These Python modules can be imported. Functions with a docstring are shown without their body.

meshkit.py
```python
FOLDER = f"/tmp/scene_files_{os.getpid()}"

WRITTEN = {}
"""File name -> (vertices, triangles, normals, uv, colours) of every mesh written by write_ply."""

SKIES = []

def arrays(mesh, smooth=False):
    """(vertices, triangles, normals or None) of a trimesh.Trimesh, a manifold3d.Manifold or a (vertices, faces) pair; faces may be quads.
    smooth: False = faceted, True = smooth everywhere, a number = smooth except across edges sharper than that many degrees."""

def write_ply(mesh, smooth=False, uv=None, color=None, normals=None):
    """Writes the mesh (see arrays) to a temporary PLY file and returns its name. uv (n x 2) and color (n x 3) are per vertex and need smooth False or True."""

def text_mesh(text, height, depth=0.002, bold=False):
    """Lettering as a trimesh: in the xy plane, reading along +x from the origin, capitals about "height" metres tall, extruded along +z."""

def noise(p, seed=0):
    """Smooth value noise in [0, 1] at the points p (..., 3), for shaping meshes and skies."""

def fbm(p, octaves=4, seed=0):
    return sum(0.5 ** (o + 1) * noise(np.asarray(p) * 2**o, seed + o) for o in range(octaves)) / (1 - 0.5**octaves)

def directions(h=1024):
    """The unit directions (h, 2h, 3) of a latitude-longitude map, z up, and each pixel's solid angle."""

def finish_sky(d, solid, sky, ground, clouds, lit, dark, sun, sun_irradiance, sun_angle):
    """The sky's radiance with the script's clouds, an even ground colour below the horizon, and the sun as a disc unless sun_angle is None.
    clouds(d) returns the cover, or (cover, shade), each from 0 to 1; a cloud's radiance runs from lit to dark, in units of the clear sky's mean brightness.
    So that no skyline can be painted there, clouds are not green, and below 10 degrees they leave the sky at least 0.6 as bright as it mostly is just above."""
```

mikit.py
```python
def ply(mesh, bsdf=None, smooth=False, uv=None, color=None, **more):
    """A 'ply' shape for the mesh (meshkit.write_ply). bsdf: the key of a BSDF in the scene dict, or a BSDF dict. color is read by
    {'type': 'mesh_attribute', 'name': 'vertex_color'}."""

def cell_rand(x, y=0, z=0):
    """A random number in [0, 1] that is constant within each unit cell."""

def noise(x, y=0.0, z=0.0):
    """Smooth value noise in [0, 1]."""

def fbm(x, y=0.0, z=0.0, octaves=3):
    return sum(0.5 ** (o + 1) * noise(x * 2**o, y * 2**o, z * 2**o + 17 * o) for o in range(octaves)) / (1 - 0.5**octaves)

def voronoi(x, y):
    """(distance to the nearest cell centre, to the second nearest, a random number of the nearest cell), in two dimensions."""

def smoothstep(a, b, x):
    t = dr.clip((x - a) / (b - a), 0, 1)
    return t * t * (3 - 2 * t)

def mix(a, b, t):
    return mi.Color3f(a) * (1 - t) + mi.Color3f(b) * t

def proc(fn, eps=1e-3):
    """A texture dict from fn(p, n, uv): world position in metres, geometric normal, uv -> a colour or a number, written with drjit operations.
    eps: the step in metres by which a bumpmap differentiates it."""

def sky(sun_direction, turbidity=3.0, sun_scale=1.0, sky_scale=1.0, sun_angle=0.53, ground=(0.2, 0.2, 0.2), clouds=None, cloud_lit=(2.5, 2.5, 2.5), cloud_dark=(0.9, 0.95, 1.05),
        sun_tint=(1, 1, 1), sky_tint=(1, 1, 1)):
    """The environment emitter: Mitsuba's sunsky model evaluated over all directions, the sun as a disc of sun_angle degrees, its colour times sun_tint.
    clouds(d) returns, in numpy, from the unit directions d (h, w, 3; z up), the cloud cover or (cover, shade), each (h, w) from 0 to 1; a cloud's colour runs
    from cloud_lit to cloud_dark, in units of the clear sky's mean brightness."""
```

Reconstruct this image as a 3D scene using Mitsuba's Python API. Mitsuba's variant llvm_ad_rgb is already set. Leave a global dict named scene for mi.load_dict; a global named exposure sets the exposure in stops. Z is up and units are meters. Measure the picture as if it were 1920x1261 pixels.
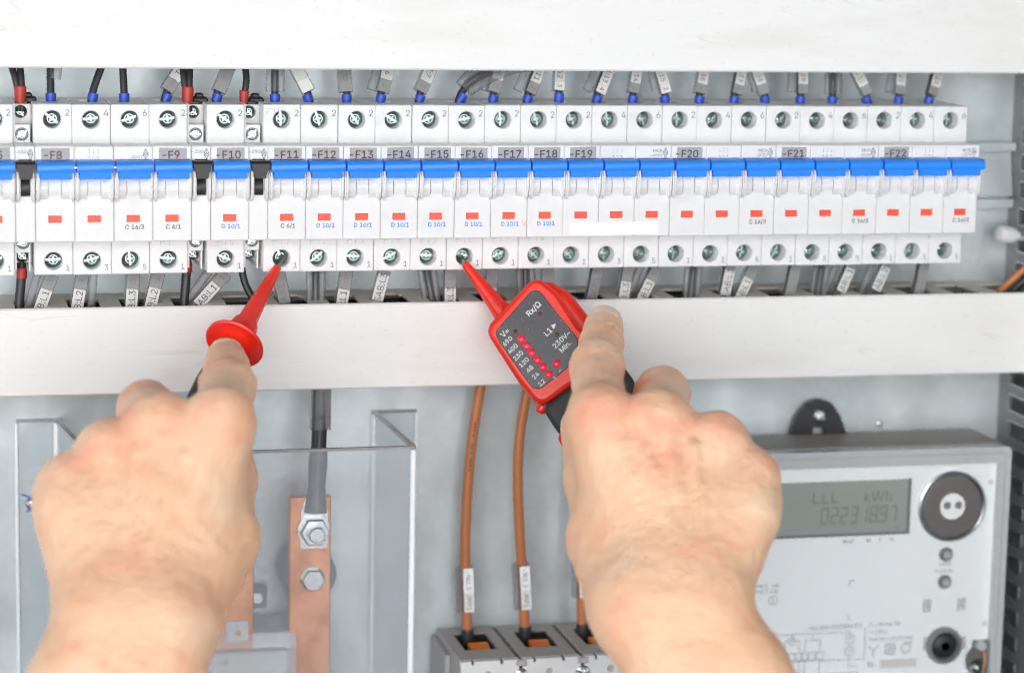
import math, random
import numpy as np, trimesh, manifold3d as m3, drjit as dr, mitsuba as mi
import mikit, meshkit
from mikit import proc, noise, fbm, mix, smoothstep
from shapely.geometry import Polygon, LineString, Point, box as sbox
from shapely.ops import unary_union

# ------------------------------------------------------------------ camera, lamps, exposure
# Everything is measured in millimetres (x right along the rail, y into the cabinet, z up) and scaled to metres when it is stored.
MM = 0.001
T = mi.ScalarTransform4f
scene, labels = {}, {}
random.seed(5)
rng = np.random.default_rng(5)
C = np.array([-161.14, -1145.37, 135.67])
YAW, PITCH, ROLL, FPX = 0.2377, 0.1625, -0.0198, 4728.7
_F = np.array([math.sin(YAW) * math.cos(PITCH), math.cos(YAW) * math.cos(PITCH), -math.sin(PITCH)])
_R = np.array([math.cos(YAW), -math.sin(YAW), 0.0])
_D = np.cross(_F, _R)
_R, _D = math.cos(ROLL) * _R + math.sin(ROLL) * _D, -math.sin(ROLL) * _R + math.cos(ROLL) * _D
_m = np.eye(4)
_m[:3, 0], _m[:3, 1], _m[:3, 2], _m[:3, 3] = -_R, -_D, _F, C * MM
scene['camera'] = dict(type='thinlens', fov=math.degrees(2 * math.atan(960 / FPX)), fov_axis='x', aperture_radius=0.0083,
                       focus_distance=1.172, near_clip=0.05, far_clip=20.0, to_world=T(_m))
exposure = 0.58


def softbox(key, pos, target, sx, sy, rgb):
    scene[key] = dict(type='rectangle', to_world=T().look_at(origin=pos, target=target, up=[0, 0, 1]).scale([sx / 2, sy / 2, 1]),
                      bsdf=dict(type='diffuse', reflectance=dict(type='rgb', value=[.5, .5, .5])),
                      emitter=dict(type='area', radiance=dict(type='rgb', value=rgb)))


softbox('softbox_lamp', [-0.6, -2.7, 0.28], [0.05, 0, 0], 3.1, 2.0, [3.3, 3.3, 3.3])
softbox('softbox_lamp_001', [2.9, -2.3, -0.1], [0.1, 0, -0.1], 2.0, 1.7, [1.0, 1.12, 1.28])
softbox('softbox_lamp_002', [-2.9, -1.5, 0.0], [0.0, 0, -0.1], 1.8, 1.7, [1.3, 1.45, 1.65])
for _k, _t in (('softbox_lamp', 'large white softbox lamp facing the cabinet from behind the camera'),
               ('softbox_lamp_001', 'dimmer bluish softbox lamp standing to the right of the cabinet'),
               ('softbox_lamp_002', 'dimmer bluish softbox lamp standing to the left of the cabinet')):
    labels[_k] = dict(label=_t, category='lamp')

# ------------------------------------------------------------------ materials


def rgb(*c):
    return dict(type='rgb', value=[float(x) for x in (c if len(c) == 3 else (c[0],) * 3)])


def mat(key, color, rough=.4, metal=0.0, spec=.5, bump=None, **kw):
    b = dict(type='principled', base_color=color if isinstance(color, dict) else rgb(*color), roughness=rough if isinstance(rough, dict) else float(rough), metallic=float(metal), specular=float(spec), **kw)
    if bump:
        b = dict(type='bumpmap', nested=b, bump_texture=bump[0], scale=bump[1])
    scene[key] = dict(type='twosided', bsdf=b)


def _housing(p, n, uv):
    q = p * 1000
    s = smoothstep(.62, .8, fbm(q.x * .05, q.y * .05, q.z * .07, 3))
    f = smoothstep(.80, .86, noise(q.x * .9, q.y * .9, q.z * .9))
    return mix((.745, .745, .742), (.67, .67, .66), s * .6 + f * .3)


def _trunk(p, n, uv):
    q = p * 1000
    s = fbm(q.x * .012, q.y * .02, q.z * .06, 4)
    streak = smoothstep(.72, .86, noise(q.x * .03, 0, q.z * 1.3)) * .10
    u = q.x * .02 + q.z * .11 + fbm(q.x * .01, 0, q.z * .02, 2) * 3
    sc = smoothstep(.985, .998, 1 - dr.abs(noise(u * 2.0, 7, q.z * .02 - q.x * .006) - .5)) * smoothstep(.55, .7, noise(q.x * .03, 3, q.z * .05))
    speck = smoothstep(.86, .93, noise(q.x * .55, q.y, q.z * .55)) * .5 + sc * .7
    return mix((.80, .795, .775), (.71, .695, .66), dr.clip(smoothstep(.5, .8, s) * .6 + streak + speck, 0, 1))


def _galv(p, n, uv):
    q = p * 1000
    a = fbm(q.x * .05, q.y * .05, q.z * .035, 4)
    b = fbm(q.x * .35, q.y * .3, q.z * .35, 3)
    v = fbm(q.x * .035 + 9, 0, q.z * .004, 2)
    t = dr.clip(.55 * smoothstep(.3, .7, a) + .25 * b + .3 * smoothstep(.35, .7, v), 0, 1)
    return mix((.48, .535, .55), (.67, .73, .75), t)


def _galvrough(p, n, uv):
    q = p * 1000
    return .38 + .12 * fbm(q.x * .06 + 4, q.y * .06, q.z * .05, 3)


def _galvbump(p, n, uv):
    q = p * 1000
    return noise(q.x * .055, 3, q.z * .003) * .9 + fbm(q.x * .5, q.y * .5, q.z * .5, 2) * .02


def _copper(p, n, uv):
    q = p * 1000
    t = smoothstep(.35, .7, fbm(q.x * .09, q.y * .2, q.z * .05, 4))
    return mix((.80, .34, .17), (.60, .23, .105), t)


def _skinbump(p, n, uv):
    q = p * 1000
    a = fbm(q.x * .9, q.y * .9, q.z * .9, 2)
    c = noise(q.x * .28 + q.z * .25, q.y * .35, q.z * .6 - q.x * .2)
    return a * .22 + dr.abs(c - .5) * .8


mat('housing_white', proc(_housing), .38)
mat('trunk_white', proc(_trunk), .42)
mat('cream_plastic', (.58, .55, .49), .5)
mat('toggle_blue', (.028, .255, .88), .3)
mat('black_plastic', (.022, .022, .024), .42)
mat('black_rubber', (.03, .03, .032), .38)
mat('signal_red', (.86, .09, .045), .4)
mat('tester_red', (.82, .030, .014), .3, clearcoat=.3)
mat('collar_red', (.42, .035, .022), .4)
mat('ferrule_blue', (.025, .085, .55), .35)
mat('label_grey', (.36, .36, .365), .5)
mat('print_black', (.06, .06, .065), .6)
mat('print_brown', (.12, .055, .03), .6)
mat('print_grey', (.17, .17, .18), .6)
mat('print_blue', (.05, .20, .68), .6)
mat('pencil', (.42, .42, .43), .6)
mat('sticker_white', (.96, .96, .96), .5)
mat('marker_white', (.62, .61, .59), .5)
mat('orange_label', (.80, .78, .76), .5)
mat('marker_grey', (.25, .245, .24), .5)
mat('zinc', (.30, .37, .355), .2, 1.0)
mat('bright_zinc', (.66, .69, .70), .3, 1.0)
mat('galvanized', proc(_galv), proc(_galvrough), .45, bump=(proc(_galvbump, 2e-4), .001))
mat('galvanized_dark', (.24, .245, .25), .45, .4)
mat('copper', proc(_copper), .4, .75)
mat('orange_sheath', (.50, .175, .062), .35)
mat('grey_tape', (.17, .185, .20), .4)
mat('insulator_grey', (.20, .205, .215), .5)
mat('device_grey', (.72, .73, .73), .4)
mat('device_top', (.42, .41, .395), .5)
mat('orange_plastic', (.80, .22, .02), .4)
mat('meter_plate', (.84, .87, .885), .45)
mat('meter_body', (.29, .275, .26), .5)
mat('meter_rim', (.46, .475, .49), .25)
mat('lcd', (.33, .365, .335), .28)
mat('lcd_ink', (.19, .22, .20), .4)
mat('port_dark', (.15, .14, .135), .4)
mat('tester_dark', (.052, .054, .06), .22, clearcoat=.6)
mat('grip_dark', (.038, .038, .040), .6)
mat('led_red', (.95, .035, .075), .2)
mat('led_off', (.16, .025, .02), .25)
mat('print_white', (.70, .70, .70), .5)
mat('relay_white', (.60, .62, .64), .45)
mat('white_nylon', (.75, .75, .77), .4)
mat('nail', (.83, .60, .46), .27, clearcoat=.35)
scene['skin'] = dict(type='twosided', bsdf=dict(type='bumpmap', scale=.001, bump_texture=proc(_skinbump, 2e-4),
                     nested=dict(type='principled', base_color=dict(type='mesh_attribute', name='vertex_color'), roughness=.5, specular=.32)))
scene['clear_sleeve'] = dict(type='blendbsdf', weight=.11, bsdf_a=dict(type='thindielectric', int_ior=1.45, specular_transmittance=rgb(.84, .84, .85)),
                             bsdf_b=dict(type='twosided', bsdf=dict(type='principled', base_color=rgb(.5, .5, .5), roughness=.3, specular=.6)))
scene['acrylic'] = dict(type='blendbsdf', weight=.16,
                        bsdf_a=dict(type='thindielectric', int_ior=1.49, specular_transmittance=rgb(.95, .965, .98)),
                        bsdf_b=dict(type='twosided', bsdf=dict(type='principled', base_color=rgb(.84, .90, .96), roughness=.35)))
scene['acrylic_edge'] = dict(type='twosided', bsdf=dict(type='principled', base_color=rgb(.27, .27, .275), roughness=.2, specular=.6))
scene['acrylic_bend'] = dict(type='twosided', bsdf=dict(type='principled', base_color=rgb(.85, .87, .88), roughness=.2, specular=.6))
scene['clear_pane'] = dict(type='thindielectric', int_ior=1.49)

# ------------------------------------------------------------------ mesh helpers (mm)
used = {}


def nk(base):
    """A free key: base, base_001, ..."""
    n = used.get(base, 0)
    used[base] = n + 1
    return base if n == 0 else f'{base}_{n:03d}'


def tm(m):
    if hasattr(m, 'to_mesh'):
        q = m.to_mesh()
        return trimesh.Trimesh(np.array(q.vert_properties[:, :3], float), np.array(q.tri_verts), process=False)
    if isinstance(m, (list,)):
        return trimesh.util.concatenate([tm(x) for x in m])
    return m


def man(m):
    m = tm(m).copy()
    m.merge_vertices()
    if m.volume < 0:
        m.invert()
    return m3.Manifold(m3.Mesh(np.asarray(m.vertices, np.float32), np.asarray(m.faces, np.uint32)))


def S(mesh, bsdf, smooth=30, color=None):
    m = tm(mesh).copy()
    m.apply_scale(MM)
    return mikit.ply(m, bsdf, smooth=smooth, color=color)


def at(p):
    return T().translate([float(c) * MM for c in p])


def frame(ex, ey, ez, o):
    m = np.eye(4)
    m[:3, 0], m[:3, 1], m[:3, 2], m[:3, 3] = ex, ey, ez, np.asarray(o, float) * MM
    return T(m)


FRONT = (np.array([1., 0, 0]), np.array([0, 0, 1.]), np.array([0, -1., 0]))


def put(parent, name, shp, tw=None):
    """ONE entry of the scene, under its parent thing (or top-level when parent is None)."""
    key = nk((parent + '__' if parent else '') + name)
    scene[key] = {**shp, **({'to_world': tw} if tw is not None else {})}
    return key


def thing(name, label, cat, group=None, kind=None):
    key = nk(name)
    labels[key] = {'label': label, 'category': cat}
    if group:
        labels[key]['group'] = group
    if kind:
        labels[key]['kind'] = kind
    return key


def say(key, label):
    labels.setdefault(key, {})['label'] = label


def cbox(x0, x1, y0, y1, z0, z1, c=.3):
    c = min(c, (x1 - x0) * .45, (y1 - y0) * .45, (z1 - z0) * .45)
    pts = []
    for ax in range(3):
        e = [c, c, c]
        e[ax] = 0
        for i in (0, 1):
            for j in (0, 1):
                for k in (0, 1):
                    pts.append(((x0 + e[0], x1 - e[0])[i], (y0 + e[1], y1 - e[1])[j], (z0 + e[2], z1 - e[2])[k]))
    return m3.Manifold.hull_points(np.array(pts, np.float64))


def ext(poly, h, kind, at0=0.0):
    """Extrusion of a shapely polygon: kind 'yz' along x, 'xz' along y, 'xy' along z, from at0 over h."""
    if not isinstance(poly, (list, tuple)) and hasattr(poly, 'geoms'):
        return trimesh.util.concatenate([ext(g, h, kind, at0) for g in poly.geoms])
    if isinstance(poly, (list, tuple)):
        poly = Polygon(poly)
    m = trimesh.creation.extrude_polygon(poly, h, engine='earcut')
    v = np.array(m.vertices)
    if kind == 'yz':
        v = np.c_[v[:, 2] + at0, v[:, 0], v[:, 1]]
        return trimesh.Trimesh(v, m.faces, process=False)
    if kind == 'xz':
        v = np.c_[v[:, 0], v[:, 2] + at0, v[:, 1]]
        return trimesh.Trimesh(v, m.faces[:, ::-1], process=False)
    v = np.c_[v[:, 0], v[:, 1], v[:, 2] + at0]
    return trimesh.Trimesh(v, m.faces, process=False)


def basis(a):
    a = np.asarray(a, float) / np.linalg.norm(a)
    h = np.array([0, 0, 1.]) if abs(a[2]) < .9 else np.array([0, 1., 0])
    x = np.cross(h, a)
    x /= np.linalg.norm(x)
    return x, np.cross(a, x), a


def lathe(profile, p0=(0, 0, 0), axis=(0, -1, 0), n=28):
    """Solid of revolution: profile [(radius, height)] along axis from p0, closed at both ends."""
    ex, ey, ez = basis(axis)
    v, f = [], []
    for r, h in profile:
        for k in range(n):
            t = 2 * math.pi * k / n
            v.append(np.asarray(p0) + ez * h + (ex * math.cos(t) + ey * math.sin(t)) * max(r, 1e-3))
    m = len(profile)
    for i in range(m - 1):
        for k in range(n):
            a, b, c, d = i * n + k, i * n + (k + 1) % n, (i + 1) * n + (k + 1) % n, (i + 1) * n + k
            f += [(a, b, c), (a, c, d)]
    v += [np.asarray(p0) + ez * profile[0][1], np.asarray(p0) + ez * profile[-1][1]]
    for k in range(n):
        f += [(m * n, (k + 1) % n, k), (m * n + 1, (m - 1) * n + k, (m - 1) * n + (k + 1) % n)]
    return trimesh.Trimesh(np.array(v), np.array(f), process=False)


def spline(pts, n=24):
    p = np.asarray(pts, float)
    if len(p) < 3:
        return np.linspace(p[0], p[-1], n)
    from scipy.interpolate import CubicSpline
    t = np.r_[0, np.cumsum(np.linalg.norm(np.diff(p, axis=0), axis=1))]
    return CubicSpline(t, p)(np.linspace(0, t[-1], n))


def tube(pts, r, n=14, seg=24, flat=None, curve=True):
    """Closed tube along the points. r: a number or one per point; flat: (rx, ry, side direction) for an oblong section."""
    p = spline(pts, seg) if curve else np.asarray(pts, float)
    tg = np.gradient(p, axis=0)
    tg /= np.linalg.norm(tg, axis=1, keepdims=True)
    rr = np.interp(np.linspace(0, 1, len(p)), np.linspace(0, 1, len(np.atleast_1d(r))), np.atleast_1d(r))
    x = np.asarray(flat[2] if flat else basis(tg[0])[0], float)
    v, f = [], []
    for i in range(len(p)):
        x = x - tg[i] * (x @ tg[i])
        x /= np.linalg.norm(x)
        y = np.cross(tg[i], x)
        for k in range(n):
            t = 2 * math.pi * k / n
            ct, st = math.cos(t), math.sin(t)
            if flat:
                ct, st = np.sign(ct) * abs(ct) ** .5, np.sign(st) * abs(st) ** .5
            v.append(p[i] + (x * ct * (flat[0] if flat else rr[i]) + y * st * (flat[1] if flat else rr[i])))
    for i in range(len(p) - 1):
        for k in range(n):
            a, b, c, d = i * n + k, i * n + (k + 1) % n, (i + 1) * n + (k + 1) % n, (i + 1) * n + k
            f += [(a, b, c), (a, c, d)]
    b0 = len(v)
    v += [p[0], p[-1]]
    for k in range(n):
        f += [(b0, (k + 1) % n, k), (b0 + 1, (len(p) - 1) * n + k, (len(p) - 1) * n + (k + 1) % n)]
    return trimesh.Trimesh(np.array(v), np.array(f), process=False)


_txt = {}


def text(s, h, bsdf, depth=.12, bold=False, anchor='c'):
    k = (s, h, bsdf, bold, anchor)
    if k not in _txt:
        m = meshkit.text_mesh(s, h, depth, bold)
        lo, hi = m.bounds
        dx = {'c': (lo[0] + hi[0]) / 2, 'l': lo[0], 'r': hi[0]}[anchor]
        m.apply_translation([-dx, -h / 2, -.04])
        _txt[k] = S(m, bsdf, False)
    return _txt[k]


def write(parent, name, s, h, bsdf, pos, fr=FRONT, bold=False, anchor='c', rot=0):
    ex, ey, ez = fr
    if rot:
        c, q = math.cos(math.radians(rot)), math.sin(math.radians(rot))
        ex, ey = ex * c + ey * q, ey * c - ex * q
    return put(parent, name, text(s, h, bsdf, bold=bold, anchor=anchor), frame(ex, ey, ez, pos))


def strokes(lines, w=.22, h=.10):
    """Flat print or pencil strokes: polylines in (x, z) as ribbons facing -y at y = 0."""
    g = unary_union([LineString(l).buffer(w / 2, quad_segs=2) for l in lines])
    return ext(g, h, 'xz', -h + .03)


# ------------------------------------------------------------------ the setting: plate, rail, post, trunking
M = 17.5
pl = put(None, 'mounting_plate', S(cbox(-520, 470, 66, 68, -470, 330, .4), 'galvanized'))
labels[pl] = dict(label='galvanized steel mounting plate behind all the equipment', category='plate', kind='structure')

rail = thing('mounting_rail', 'narrow steel rail behind the breakers, showing past their right end', 'rail')
put(rail, 'profile', S(ext([(65.9, 1), (60.2, 1), (60.2, -5), (58.8, -5), (58.8, -.5), (64.5, -.5), (64.5, 24.5), (58.8, 24.5), (58.8, 28.6), (60.2, 28.6), (60.2, 26), (65.9, 26)], 396.5 + 150, 'yz', -150), 'galvanized', False))

post = thing('slotted_post', 'dark galvanized upright with rows of long slots at the right edge', 'post')
pg = sbox(-30, -470, 65.8, 330)
for k in range(-33, 24):
    pg = pg.difference(sbox(31, k * 13.9 + 2.9, 51, k * 13.9 + 7.6).buffer(1.6, quad_segs=4))
put(post, 'side_face', S(ext(pg, 1.6, 'yz', 397), 'galvanized_dark', False))
put(post, 'front_face', S(cbox(397, 440, -31.6, -30, -470, 330, .3), 'galvanized_dark'))
put(post, 'inner_wall', S(cbox(438, 440, -30, 66, -470, 330, .3), 'black_plastic'))
rims = []
for k in range(-33, 24):
    o = sbox(31, k * 13.9 + 2.9, 51, k * 13.9 + 7.6).buffer(2.1, quad_segs=4).difference(sbox(31, k * 13.9 + 2.9, 51, k * 13.9 + 7.6).buffer(1.6, quad_segs=4))
    rims.append(ext(o, .5, 'yz', 396.55))
k_ = put(post, 'slot_rim', S(rims, 'bright_zinc', False))
labels[k_] = dict(kind='stuff')


def trunk(label, z0, z1, low):
    t = thing('cable_trunk', label, 'cable trunk')
    # cover: a shallow lid with small returns
    c = [(18, z0 + .8), (18.8, z0), (20.2, z0), (20.2, z0 + 1.2), (19.4, z0 + 1.2), (19.4, z1 - 1.2), (20.2, z1 - 1.2), (20.2, z1), (18.8, z1), (18, z1 - .8)]
    put(t, 'cover', S(ext(c, 394 + 300, 'yz', -300), 'trunk_white', False))
    zi0, zi1 = z0 + .25, z1 - .25
    put(t, 'base', S(cbox(-300, 393, 64, 65.8, zi0, zi1, .2), 'cream_plastic'))
    # slotted side that faces the breakers: a row of fingers joined along the back
    zt = zi1 if low else zi0
    s = 1 if low else -1
    put(t, 'side_strip', S(cbox(-300, 393, 52, 64, min(zt, zt - 1.2 * s), max(zt, zt - 1.2 * s), .15), 'cream_plastic'))
    put(t, 'side_wall', S(cbox(-300, 393, 30, 64, min(zi0, zi0 + 1.2) if low else zi1 - 1.2, zi0 + 1.2 if low else zi1, .15), 'cream_plastic'))
    out = [(0, 24)] + [(26 - 0, 0)]
    prof = [(52, 0), (27, 0), (23.4, -.25), (21.4, -1.0), (20.9, -2.0), (21.9, -2.2), (22.6, -1.6), (24.5, -1.2), (52, -1.2)]
    prof = [(y, zt + s * d) for y, d in prof]
    fm = ext(prof, 9.4, 'yz', -4.7)
    shp = S(fm, 'cream_plastic', False)
    neck = S(tm([cbox(-6.6, -4.6, 47.5, 52.2, zt - .9 if low else zt, zt if low else zt + .9, .1), cbox(4.6, 6.0, 49, 52.2, zt - .9 if low else zt, zt if low else zt + .9, .1)]), 'cream_plastic', False)
    x = -300 + 11
    k = 0
    while x < 388:
        if -135 < x:
            f = put(t, 'finger', shp, at((x + random.uniform(-.25, .25), 0, random.uniform(-.1, .1))))
            if low:
                put(f, 'neck', neck, at((x, 0, 0)))
        x += 24.4
    return t


trunk('long white cable trunk cover across the top of the picture, above the breakers', 66.6, 108, False)
trunk('long white cable trunk below the breakers with cream fingers along its top', -84.4, -43.4, True)

wb = thing('wire_bundle', 'dark wires lying inside the lower cable trunk, seen through its slots', 'wires', kind='stuff')
ws = []
for i in range(13):
    yy, zz = 23.5 + (i % 7) * 5.6 + rng.uniform(-1, 1), -49.5 - (i // 7) * 5 + rng.uniform(-1, 1)
    ws.append(tube([(x, yy + rng.uniform(-2, 2), zz + rng.uniform(-1.5, 1.2)) for x in np.linspace(-290, 388, 12)], 2.5, 8, 60))
put(wb, 'strands', S(ws, 'black_rubber', 50))
labels[wb + '__strands'] = dict(kind='stuff')

# ------------------------------------------------------------------ circuit breakers
ZT, ZB, ZU, ZL = 32.9, -10.5, 50.5, -27.6      # nose top and bottom, shoulder top and bottom
DY = 16.2                                     # the shoulders lie this far behind the nose
ARC = [(.6, 19.2)] + [(1.4 - 3.4 * math.sin(math.pi * (.1 + .8 * i / 8)), 19.0 - 10.6 * i / 8) for i in range(9)] + [(.6, 8.2)]


def arc(dy, z0=None):
    p = [(y + dy, z) for y, z in ARC if z0 is None or z >= z0]
    if z0 is not None:
        p.append((p[-1][0] + .05, z0))
    return [(1.5, p[0][1])] + p + [(1.5, p[-1][1])]


def ridge():
    a = [(1, 7.4), (-1.2, 7.6), (-3.2, 9.2), (-4.3, 12), (-4.6, 19), (-3.6, 21.6), (-1.5, 22.4), (1, 22.4)]
    b = [(1, 7.9), (-2.2, 9.8), (-3.0, 13), (-3.1, 18.5), (-1.2, 21), (1, 21)]
    return a, b


def pole_housing():
    h = cbox(-8.66, 8.66, 0, 58, ZB, ZT, .38) + cbox(-8.66, 8.66, DY, 60, ZL, ZU, .38)
    a, b = ridge()
    for sg in (-1, 1):
        h += man(ext(a, .75, 'yz', sg * 7.62 - .375)) + man(ext(b, .6, 'yz', sg * 8.32 - .3)) + man(ext(b, .55, 'yz', sg * 6.95 - .275))
    h += man(ext(arc(0), 3.5, 'yz', -6.8)) + man(ext(arc(0), 3.9, 'yz', 2.9))
    for z in (43.5, -21.3):
        h -= man(lathe([(4.05, 0), (4.05, 14.3)], (0, 29.5, z), (0, -1, 0), 32))
        h -= man(lathe([(4.05, 0), (4.6, .6), (4.6, 2)], (0, DY + .45, z), (0, -1, 0), 32))
    h -= cbox(-.05, .05, DY - .2, DY + .2, 47.5, 52, .01)
    # recess behind the toggle and small wells in the top face where the wires enter
    h -= cbox(-8.2, 8.2, -.2, 2.2, 19.2, 26.9, .1)
    h -= cbox(-4.2, 4.2, 31, 45, 44, 52, .4)
    h -= cbox(-6.6, 1.2, 20.2, 21.0, ZU - .5, ZU + 1, .1)
    h -= cbox(-3.2, 3.0, -.2, .8, -1.75, 1.65, .05)
    return h


HOUSING = S(pole_housing(), 'housing_white', False)
BAR = S(tm([ext([(2.1, 26.6), (-5.2, 26.4), (-6.4, 25.6), (-6.9, 24.3), (-6.9, 22.6), (-6.4, 21.5), (2.1, 21.3)], 16.5, 'yz', -8.1),
            ext([(2.1, 21.5), (-6.0, 21.6), (-5.6, 18.6), (-5.0, 18.4), (2.1, 18.4)], 14.0, 'yz', -6.75)]), 'toggle_blue', 40)
BAR_R = S(tm([ext([(2.1, 26.6), (-5.2, 26.4), (-6.4, 25.6), (-6.9, 24.3), (-6.9, 22.6), (-6.4, 21.5), (2.1, 21.3)], 17.3, 'yz', -8.1),
              ext([(2.1, 21.5), (-6.0, 21.6), (-5.6, 18.6), (-5.0, 18.4), (2.1, 18.4)], 14.0, 'yz', -6.75)]), 'toggle_blue', 40)
STEM = S(ext(arc(-.15, 10.3), 5.5, 'yz', -2.95), 'housing_white', 40)
FLAG = S(cbox(-3.0, 2.8, .25, .9, -1.6, 1.5, .12), 'signal_red', False)
LINK = S(cbox(-1.0, 1.0, -4.2, -3.2, 23.0, 24.2, .3), 'bright_zinc')


def screw_mesh(r, hgt):
    h = man(lathe([(r, 0), (r, hgt * .15), (r * .93, hgt * .45), (r * .76, hgt * .75), (r * .5, hgt * .98), (r * .25, hgt * 1.12), (.05, hgt * 1.18)], (0, 0, 0), (0, -1, 0), 28))
    w = r * .15
    h -= cbox(-r * 1.1, r * 1.1, -hgt * 2, -hgt * .42, -w, w, .02)
    h -= cbox(-w * .9, w * .9, -hgt * 2, -hgt * .2, -r * .42, r * .42, .02)
    h -= man(lathe([(r * .10, hgt * .3), (r * .40, hgt * 1.2)], (0, 0, 0), (0, -1, 0), 8)) + man(lathe([(r * .60, hgt * .85), (r * .66, hgt * 1.2)], (0, 0, 0), (0, -1, 0), 20)) - man(lathe([(r * .50, hgt * .6), (r * .52, hgt * 1.4)], (0, 0, 0), (0, -1, 0), 20))
    return h


SCREW = S(screw_mesh(3.72, 2.7), 'zinc', 24)
SCREW_S = S(screw_mesh(2.75, 1.6), 'bright_zinc', 24)
SCREW_D = S(screw_mesh(2.75, 1.6), 'zinc', 24)


def spin(p, deg):
    return at(p) @ T().rotate([0, 1, 0], deg)


def triangles():
    t = lambda z, s: [[(-1.15, z), (1.15, z), (0, z + 2.1 * s), (-1.15, z)]]
    ls = t(.25, 1) + t(-.25, -1) + [[(0, .6), (0, 1.4)], [(-.35, -.95), (.35, -.95)]]
    return strokes(ls, .26)


TRI = S(triangles(), 'print_black', False)
DIODES = S(strokes([[(x - .12, 1.9), (x + .12, 1.9)] for x in (-2, 0, 2)] + [[(x, .9 + d), (x + .2, .6 + d)] for x in (-2, 0, 2) for d in (.2, -.4)]
                   + [[(x - .7, -1.4), (x + .1, -1.2), (x + .2, -1.9)] for x in (-1.9, .1, 2)], .26), 'print_grey', False)


def label_plate(w):
    d = rng.uniform(-.25, .55)
    return S(ext([(-w / 2, 26.8), (w / 2, 26.8), (w / 2, 32.0 + d), (-w / 2, 32.0 - .2 * d)], .35, 'xz', -.3), 'label_grey', False)


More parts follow.
